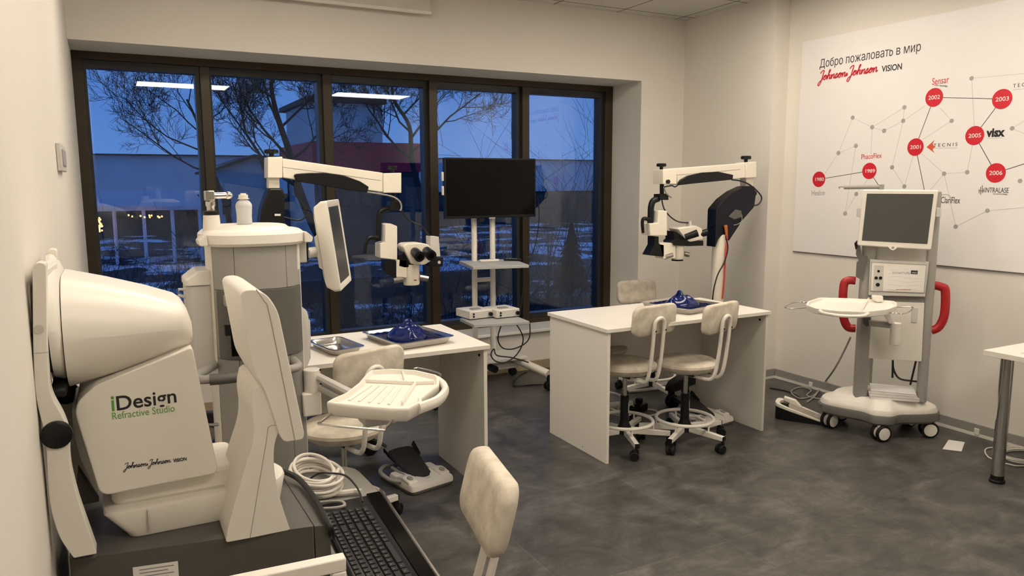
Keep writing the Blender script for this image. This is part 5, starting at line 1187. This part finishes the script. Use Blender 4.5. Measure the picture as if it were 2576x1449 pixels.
obj('script_lettering', script_g('Johnson&Johnson', planeM((XT, a.y, a.z), (0, -1, (b.z-a.z)/(a.y-b.y)), (-1, 0, 0)), (b-a).length, .0034), 'ink_red', wpn, world=True)
wtext('VISION', (2218, 181), (2269, 174), .055, 'ink_dark', bold=.0012)
wtext('Sensar', (2344, 214), (2386, 208), .060, 'ink_red'); wtext('with OptiEdge', (2350, 216), (2384, 218.5), .014, 'ink_dark')
wtext('PhacoFlex', (2166, 401), (2217, 397), .050, 'ink_red'); wtext('Healon', (2041, 492), (2074, 491), .055, 'line_grey' if 0 else 'dot_grey')
wtext('T E C N I S', (2348, 370), (2408, 367), .030, 'ink_dark')
wline((2351, 373), (2408, 372), .0009, 'dot_grey', 'thin_line')
fa = [atX(x, y, XT) for x, y in ((2331, 370), (2351, 352), (2346, 362), (2352, 370), (2346, 376), (2351, 385))]
obj('fan_mark', G().loft([[(XT+e, v.y, v.z) for v in fa] for e in (.0004, -.0004)]), mat('fan_orange', (.62, .10, .04), .5), wpn, world=True)
wtext('visx', (2482, 344), (2529, 342), .070, 'ink_black', bold=.003); wline((2482, 348), (2520, 347), .0008, 'dot_grey', 'thin_line')
wtext('INTRALASE', (2476, 484), (2536, 485), .042, 'ink_dark'); wtext('by technology', (2498, 489), (2534, 490), .012, 'ink_dark')
for x, y0, y1 in ((2463, 476, 487), (2467, 470, 490), (2471, 466, 486), (2474, 474, 484)): wline((x, y0), (x, y1), .0016, 'ink_dark', 'bar_mark')
wline((2462, 480), (2476, 480), .0014, 'ink_dark', 'bar_mark')
wtext('ClariFlex', (2366, 511), (2414, 512), .058, 'ink_dark')
P = [atX(x, y, XT) for x, y in ((2362, 494), (2374, 489), (2384, 490), (2392, 496))]; obj('arc_mark', G().tube([tuple(v) for v in P], .0014, n=5, k=4), 'dot_grey', wpn, world=True)
wtext('T E C', (2548, 221), (2578, 217), .030, 'ink_dark'); wline((2548, 226), (2590, 222), .0009, 'dot_grey', 'thin_line')
# ---------------------------------------------------------------- round-leg table at the right edge
ZT3 = .69
c0 = atZ(2474, 880, ZT3)
tb = thing('table', 'white table with a round chrome leg, cut by the right edge of the picture', 'table', (4.2, 1.6, 0))
obj('tabletop', G().bx(c0.x, XR-.02, .95, c0.y, ZT3-.028, ZT3), 'desk_laminate', tb, world=True, bev=.002)
for x, y in ((3.978, 2.140), (XR-.09, 2.140), (3.978, 1.03), (XR-.09, 1.03)):
    lg = obj('leg', G().cyl((x, y, .035), (x, y, ZT3-.028), .030, n=28), 'chrome', tb, world=True)
    obj('foot_cap', G().lathe([(.001, .001), (.036, .001), (.037, .012), (.031, .016), (.031, .040), (.001, .040)], (x, y, 0), n=24), 'black_rubber', lg, world=True)
for i, (x, y, w, d, h, rz, lb) in enumerate(((4.12, 2.04, .21, .15, .010, .2, 'lower white sheet stack on the chrome leg table'), (4.135, 2.045, .15, .11, .014, -.25, 'upper folded white paper on the chrome leg table'))):
    t = obj('paper_stack', G().box((x, y, ZT3+(.0005, .0112)[i]+h/2), (w, d, h), rz=rz), 'paper', bev=.002); tag(t, lb, 'paper')
# ---------------------------------------------------------------- small things on floor and walls
pq = [atZ(x, y, .0015) for x, y in ((2371, 1130), (2419, 1136), (2427, 1113), (2386, 1107))]
t = obj('paper_sheet', G().loft([[(p.x, p.y, z) for p in pq] for z in (.0005, .004)]), 'paper', bev=.001); tag(t, 'white folded paper lying on the floor right of the console', 'paper')
c_ = atZ(2575, 1148, .01); pts = []
for i in range(5*18):
    a = 2*pi*i/18; k = i/18; pts.append((c_.x+.13*cos(a)+.01*sin(k*2.2), c_.y+.10*sin(a)+.012*cos(k*3), .006+.004*k+.003*sin(a*.5)))
pts = [tuple(atZ(2478, 1132, .006)), tuple(atZ(2486, 1150, .006)), tuple(atZ(2530, 1166, .006)), tuple(atZ(2580, 1172, .006))]+pts
pts = [tuple(atZ(2520, 1128, .006)), tuple(atZ(2492, 1126, .006))]+pts
cable('cable_coil', 'coil of thin white cable on the floor under the chrome leg table', pts, .004, 'cable_white', k=2, cat='cable')
for i, (x, y) in enumerate(((2040, 967), (2458, 1086))):
    p = atX(x, y, XR-.013)
    t = obj('cable_clip', G().bx(XR-.020, XR-.0125, p.y-.016, p.y+.016, p.z-.02, p.z+.02), 'white_trim', bev=.003)
    tag(t, ('small white clip on the grey baseboard, left of the console', 'small white clip on the grey baseboard, near the chrome table leg')[i], 'clip')
p = atX(148, 398, XL); q_ = atX(148, 366, XL).z-atX(148, 430, XL).z
t = thing('wall_switch', 'grey switch box on the left wall above the white analyser', 'switch', (XL, p.y, p.z))
hw_ = abs(atX(156, 398, XL).y-atX(141, 398, XL).y)/2
obj('plate', G().bx(XL+.0005, XL+.016, p.y-hw_*.8, p.y+hw_*.8, p.z-q_/2, p.z+q_/2), 'light_grey_plastic', t, world=True, bev=.003)
obj('rocker', G().bx(XL+.0155, XL+.020, p.y-hw_*.5, p.y+hw_*.5, p.z-q_*.3, p.z+q_*.3), 'grey_plastic', t, world=True, bev=.002)
# roller blind case above the window
a = atY(1086, 37, 5.16)
t = thing('roller_blind', 'white roller blind hanging from the ceiling above the window', 'blind', (1.2, 5.17, ZC))
obj('blind_sheet', G().bx(.15, a.x-.004, 5.165, 5.172, a.z+.02, ZC-.001), mat('blind_white', (.66, .62, .56), .8), t, world=True)
obj('bottom_bar', G().bx(.145, a.x, 5.158, 5.180, a.z, a.z+.024), 'white_trim', t, world=True, bev=.003)
# ---------------------------------------------------------------- outside at dusk: snow, buildings, bare trees
GZ = -2.2
def snow_mat():
    m = bpy.data.materials.new('snow_ground'); m.use_nodes = True; nt = m.node_tree; b = nt.nodes['Principled BSDF']
    tc = nt.nodes.new('ShaderNodeTexCoord'); n1 = nt.nodes.new('ShaderNodeTexNoise'); n1.inputs['Scale'].default_value = .30; n1.inputs['Detail'].default_value = 7; n1.inputs['Roughness'].default_value = .62
    mp = nt.nodes.new('ShaderNodeMapping'); mp.inputs['Scale'].default_value = (1, .8, 1)
    r = nt.nodes.new('ShaderNodeValToRGB'); e = r.color_ramp.elements; e[0].position = .52; e[0].color = (.035, .035, .032, 1); e[1].position = .575; e[1].color = (.90, .91, .93, 1)
    nt.links.new(tc.outputs['Object'], mp.inputs[0]); nt.links.new(mp.outputs[0], n1.inputs['Vector']); nt.links.new(n1.outputs[0], r.inputs[0]); nt.links.new(r.outputs[0], b.inputs['Base Color']); b.inputs['Roughness'].default_value = .8
    MATS['snow_ground'] = m
snow_mat()
struct('trim_ground', G().bx(-60, 120, 7.0, 160, GZ-.2, GZ), 'snow_ground').name = 'ground'
mat('bark', (.030, .027, .025), .9, var=.3, vs=9); mat('twig', (.026, .023, .022), .9, var=.2)
mat('wall_pale', (.78, .79, .80), .8, var=.06, vs=.4); mat('wall_dark', (.045, .047, .055), .7, var=.2, vs=.5)
mat('roof_dark', (.030, .030, .034), .7); mat('roof_white', (.55, .56, .58), .7, var=.05); mat('facade_red', (.62, .010, .04), .6, var=.15, vs=.3)
mat('tower_grey', (.62, .62, .60), .8, var=.12, vs=.3); mat('night_glass', (.010, .012, .020), .1)
mat('warm_bulb', (.9, .5, .15), .5, emit=(1.0, .42, .10), es=6.0)
def OY(x, y, Y): return atY(x, y, Y)
def block(t, name, px0, px1, py0, py1, Y, dep, m, bev=0):
    """facade rectangle seen between pixel columns px0..px1 and rows py0..py1, built as a block at its distance"""
    a, b = OY(px0, (py0+py1)/2, Y), OY(px1, (py0+py1)/2, Y); zt = OY((px0+px1)/2, py0, Y).z; zb = OY((px0+px1)/2, py1, Y).z
    return obj(name, G().bx(a.x, b.x, Y, Y+dep, zb, zt), m, t, world=True), a.x, b.x, zb, zt
# long pale warehouse behind everything
wh = thing('warehouse', 'long pale low warehouse far behind the trees, across the window', 'building', (20, 62, GZ))
zt = OY(400, 392, 62).z; zm = OY(400, 490, 62).z
obj('wall', G().bx(-14, 75, 62, 74, zm, zt), 'wall_pale', wh, world=True)
obj('plinth', G().bx(-14, 75, 62.3, 73.7, GZ, zm), 'wall_dark', wh, world=True)
obj('eaves', G().bx(-14.4, 75.4, 61.6, 74.4, zt, zt+.10), 'roof_dark', wh, world=True)
for i in range(8): obj('seam', G().bx(-12+11*i, -11.93+11*i, 61.93, 62.02, zm, zt), 'wall_dark', wh, world=True)
for i in range(16): obj('window', G().bx(-10+5*i, -7.2+5*i, 62.1, 62.32, zm-1.7, zm-.3), 'night_glass', wh, world=True)
# canopy with posts and warm lights at the left
cn = thing('canopy', 'low white market canopy on posts behind the left window pane, string lights under it', 'canopy', (2, 40, GZ))
a, b = OY(190, 530, 40), OY(520, 530, 40); zc_ = OY(350, 508, 40).z; zc2 = OY(350, 530, 40).z
obj('roof', G().loft([[(a.x, 40, zc2), (b.x, 40, zc2), (b.x, 46, zc2+.4), (a.x, 46, zc2+.4)], [(a.x, 40, zc_-.1), (b.x, 40, zc_-.3), (b.x, 46, zc_+.5), (a.x, 46, zc_+.5)]]), 'roof_white', cn, world=True)
for i in range(5):
    x = a.x+.3+(b.x-a.x-.6)*i/4; obj('post', G().bx(x-.08, x+.08, 40.2, 40.36, GZ, zc2), 'wall_pale', cn, world=True)
g = G(); rg = random.Random(3)
for i in range(34):
    x, y = (rg.gauss(251, 5), rg.uniform(548, 582)) if i < 22 else (rg.uniform(285, 420), rg.uniform(541, 547))
    p = OY(x, y, 39.6); g.ell(tuple(p), (.045, .045, .045), 6, 4)
tag(obj('string_lights', g, 'warm_bulb'), 'string of tiny warm lights glowing under the white market canopy', 'lights', kind='stuff')
# gabled house behind the second pane
ho = thing('house', 'grey gabled house with a dark roof, seen through the second window pane', 'house', (9, 44, GZ))
pts = [OY(x, y, 44) for x, y in ((530, 640), (530, 425), (640, 392), (655, 396), (672, 470), (672, 640))]
obj('wall', G().prism([(p.x, max(p.z, GZ)) for p in pts], 44, 50, 'Y'), 'tower_grey', ho, world=True)
rp_ = [OY(x, y, 43.7) for x, y in ((520, 430), (640, 388), (662, 392), (684, 470), (676, 474), (655, 402), (640, 397), (523, 436))]
obj('roof', G().prism([(p.x, p.z) for p in rp_], 43.6, 50.4, 'Y'), 'roof_dark', ho, world=True)
for x in (560, 600): o_ = block(ho, 'window', x, x+22, 500, 540, 43.95, .1, 'night_glass')
# tower with the red band
tw = thing('tower_block', 'grey tower block with dark flat roof and a wide red band below', 'building', (10, 38, GZ))
block(tw, 'tower', 790, 965, 256, 640, 38, 6, 'tower_grey')
block(tw, 'roof', 776, 973, 244, 257, 37.4, 7.2, 'roof_dark')
block(tw, 'red_band', 786, 1062, 358, 432, 37.2, 8, 'facade_red')
block(tw, 'ground_floor', 800, 1056, 432, 660, 37.5, 7, 'wall_dark')
for i in range(5): block(tw, 'window', 812+48*i, 848+48*i, 446, 520, 37.45, .1, 'night_glass')
# garden walls and hedge in the yard
for i, (x0, x1, py, Y, h, lb) in enumerate(((190, 470, 690, 19, .55, 'low dark wall in the snowy yard behind the left window pane'), (1330, 1560, 690, 18, .55, 'low dark wall in the snowy yard behind the right window pane'), (700, 1310, 655, 24, .7, 'long low dark wall across the snowy yard in the middle panes'))):
    a, b = OY(x0, py, Y), OY(x1, py, Y)
    tag(obj('garden_wall', G().bx(a.x, b.x, Y, Y+.4, GZ, GZ+h), 'wall_dark'), lb, 'wall')
# bare trees: recursive branching, one mesh each
def grow(g, rg, p, d, L, r, lev, up=.12, n0=6, spread=1.0, tip=.35):
    pts = [p.copy()]; q = p.copy(); v = d.normalized(); ns = 5 if lev > 0 else 3
    for i in range(ns):
        v = (v+Vector((rg.gauss(0, .15), rg.gauss(0, .15), rg.gauss(up, .12)))).normalized(); q = q+v*(L/ns); pts.append(q.copy())
    g.tube([tuple(a) for a in pts], lambda t: r*(1-(1-tip)*t), n=max(3, min(6, 3+lev)), cap=False)
    if lev <= 0: return
    k = n0 if lev > 1 else n0+1
    for i in range(k):
        t = .22+.78*(i+rg.random()*.8)/k; j = min(int(t*ns), ns-1); f_ = t*ns-j
        b = pts[j].lerp(pts[min(j+1, ns)], min(f_, 1)); ax = (pts[j+1]-pts[j]).normalized()
        side = ax.orthogonal().normalized(); side.rotate(Matrix.Rotation(rg.uniform(0, 2*pi), 3, ax))
        nd = ax*rg.uniform(.55, .95)+side*rg.uniform(.6, 1.0)*spread
        grow(g, rg, b, nd, L*rg.uniform(.42, .66), max(r*(1-.6*t)*.58, .0042), lev-1, up, n0, spread)
def tree(label, px, Y, r0, r1, limbs, seed, lev=3, n0=5, name='bare_tree', group='bare trees outside'):
    rg = random.Random(seed)
    P = [OY(x, y, Y) for x, y in px]; P[0].z = GZ
    for i in range(1, len(P)-1): P[i].y += rg.gauss(0, .15)
    g = G(); fine = catmull(P, 5); N = len(fine)-1
    g.tube([tuple(v) for v in fine], lambda t: r0+(r1-r0)*t**.6, n=9)
    for t, dx, dy, dz, L, rr in limbs:
        i = min(int(t*N), N-1); b = fine[i]
        grow(g, rg, b, Vector((dx, dy, dz)), L, rr*.62, lev, n0=n0)
    o = obj(name, g, 'bark', sharp=180); tag(o, label, 'tree', group); return o
tree('large bare tree with a leaning trunk, behind the second window pane', [(878, 860), (868, 760), (835, 650), (790, 560), (748, 470), (722, 385), (694, 280), (684, 200), (690, 110)], 13, .15, .022,
     [(.52, -1.0, .1, .55, 2.0, .055), (.60, -.95, -.2, .75, 1.7, .045), (.60, .9, .2, .5, 1.6, .040), (.68, -.5, .3, .9, 1.5, .035), (.72, .8, -.2, .7, 1.5, .035), (.80, -.8, .1, .5, 1.3, .03), (.86, .7, .2, .7, 1.2, .028), (.92, -.5, -.2, .8, 1.0, .024), (.97, .4, .1, .9, .9, .02)], 11, lev=4, n0=6)
tree('bare tree with dense twiggy crown, behind the third and fourth window panes', [(1075, 840), (1070, 640), (1052, 500), (1040, 400), (1015, 320), (990, 250), (985, 170)], 15, .12, .02,
     [(.50, -.8, .1, .7, 1.7, .045), (.55, .95, .1, .55, 2.0, .050), (.62, .8, -.3, .8, 1.8, .042), (.66, -.9, .2, .6, 1.5, .035), (.74, .7, .3, .8, 1.6, .036), (.80, -.7, 0, .8, 1.3, .03), (.88, .8, .1, .6, 1.3, .03), (.95, -.3, .1, .9, 1.0, .022), (.98, .5, -.1, .9, 1.0, .02)], 5, lev=4, n0=6)
tree('bare tree reaching in from the far left of the tower, branches over the left pane', [(600, 760), (590, 620), (560, 500), (520, 400), (500, 320), (470, 250)], 17, .10, .02,
     [(.55, -1, 0, .35, 2.0, .035), (.66, -.9, .2, .3, 1.9, .030), (.76, -.8, -.2, .5, 1.6, .026), (.80, .8, .1, .6, 1.5, .026), (.90, -.6, .1, .6, 1.3, .02), (.96, .4, .1, .9, 1.2, .02)], 23, lev=4, n0=5)
# leafless shrubs in the yard, many thin stems each
def shrub(g, px, Y, h, w, n, seed, lean=0.0, lev=2):
    rg = random.Random(seed); b = OY(px, 700, Y)
    for i in range(n):
        p = Vector((b.x+rg.gauss(0, w*.35), Y+rg.gauss(0, .4), GZ)); d = Vector((rg.gauss(lean, .33), rg.gauss(0, .2), 1))
        grow(g, rg, p, d, h*rg.uniform(.6, 1.0), .016, lev, up=.05, n0=4, spread=.7, tip=.3)
gt, gs_ = G(), G()
for args in (('thicket of bare stems below the left window pane', 260, 15, 2.4, 1.6, 22, 1), ('thicket of bare stems behind the analyser head in the left pane', 420, 16, 2.4, 1.8, 22, 2), ('bare shrub at the foot of the leaning tree', 780, 14, 1.7, 1.7, 14, 3), ('bare shrub at the foot of the middle window pane', 960, 13.5, 1.6, 1.6, 14, 4),
             ('bare shrub behind the television stand', 1180, 14, 2.3, 1.6, 16, 6), ('bare shrub right of the television stand', 1290, 15, 2.4, 1.5, 14, 7), ('dense bare bushes at the foot of the left pane', 330, 12, 2.6, 1.6, 30, 21), ('dense bare bushes between the console and the leaning tree', 700, 12, 1.9, 1.6, 30, 22), ('dense bare bushes below the hanging microscope head', 1020, 12, 2.0, 1.5, 30, 23), ('dense bare bushes behind the lower shelf of the television stand', 1230, 12, 2.5, 1.4, 26, 24), ('tall bare saplings behind the right window pane', 1390, 12.5, 4.6, 1.0, 10, 8, .22), ('tall bare saplings at the right edge of the window', 1480, 13, 4.2, 1.0, 12, 9, .12)):
    shrub(gs_ if 'sapling' in args[0] else gt, *args[1:])
o_ = tag(obj('bare_thicket', gt, 'twig', sharp=180), 'thicket of thin bare stems in the snowy yard along the foot of the window', 'bushes', kind='stuff')
o_ = tag(obj('bare_saplings', gs_, 'twig', sharp=180), 'tall thin bare saplings crossing the rightmost window pane', 'bushes', kind='stuff')
cf = thing('conifer', 'dark small conifer in the yard behind the right window pane', 'tree', (9.4, 21, GZ))
b = OY(1437, 700, 21); g = G(); rg = random.Random(8)
for k in range(7):
    z0 = GZ+.25+.28*k; r_ = .85*(1-k/7.6)
    n = 14; g.loft([[(b.x+(r_*(1 if j % 2 else .72))*cos(2*pi*j/n+k), 21+(r_*(1 if j % 2 else .72))*sin(2*pi*j/n+k), z0+(.0 if j % 2 else .10)) for j in range(n)], [(b.x+.04*cos(2*pi*j/n+k), 21+.04*sin(2*pi*j/n+k), z0+.55) for j in range(n)]])
obj('foliage', g, mat('conifer_green', (.010, .018, .014), .9, var=.3), cf, world=True)
obj('trunk', G().cyl((b.x, 21, GZ), (b.x, 21, GZ+.8), .09, n=8), 'bark', cf, world=True)
l0 = lamp()
LB = {4: 'flat white ceiling panel lamp glowing, mirrored in the two leftmost window panes', 5: 'flat white ceiling panel lamp glowing, mirrored in the middle window pane'}
for i, (x, y) in enumerate(LAMPS):
    o = l0 if i == 0 else dup(l0, (0, 0, 0), 0, '')
    o.location = (x, y, ZC-.001); o['label'] = LB.get(i, 'flat white glowing ceiling panel lamp lighting the room from above the picture'); o['group'] = 'ceiling panel lamps'
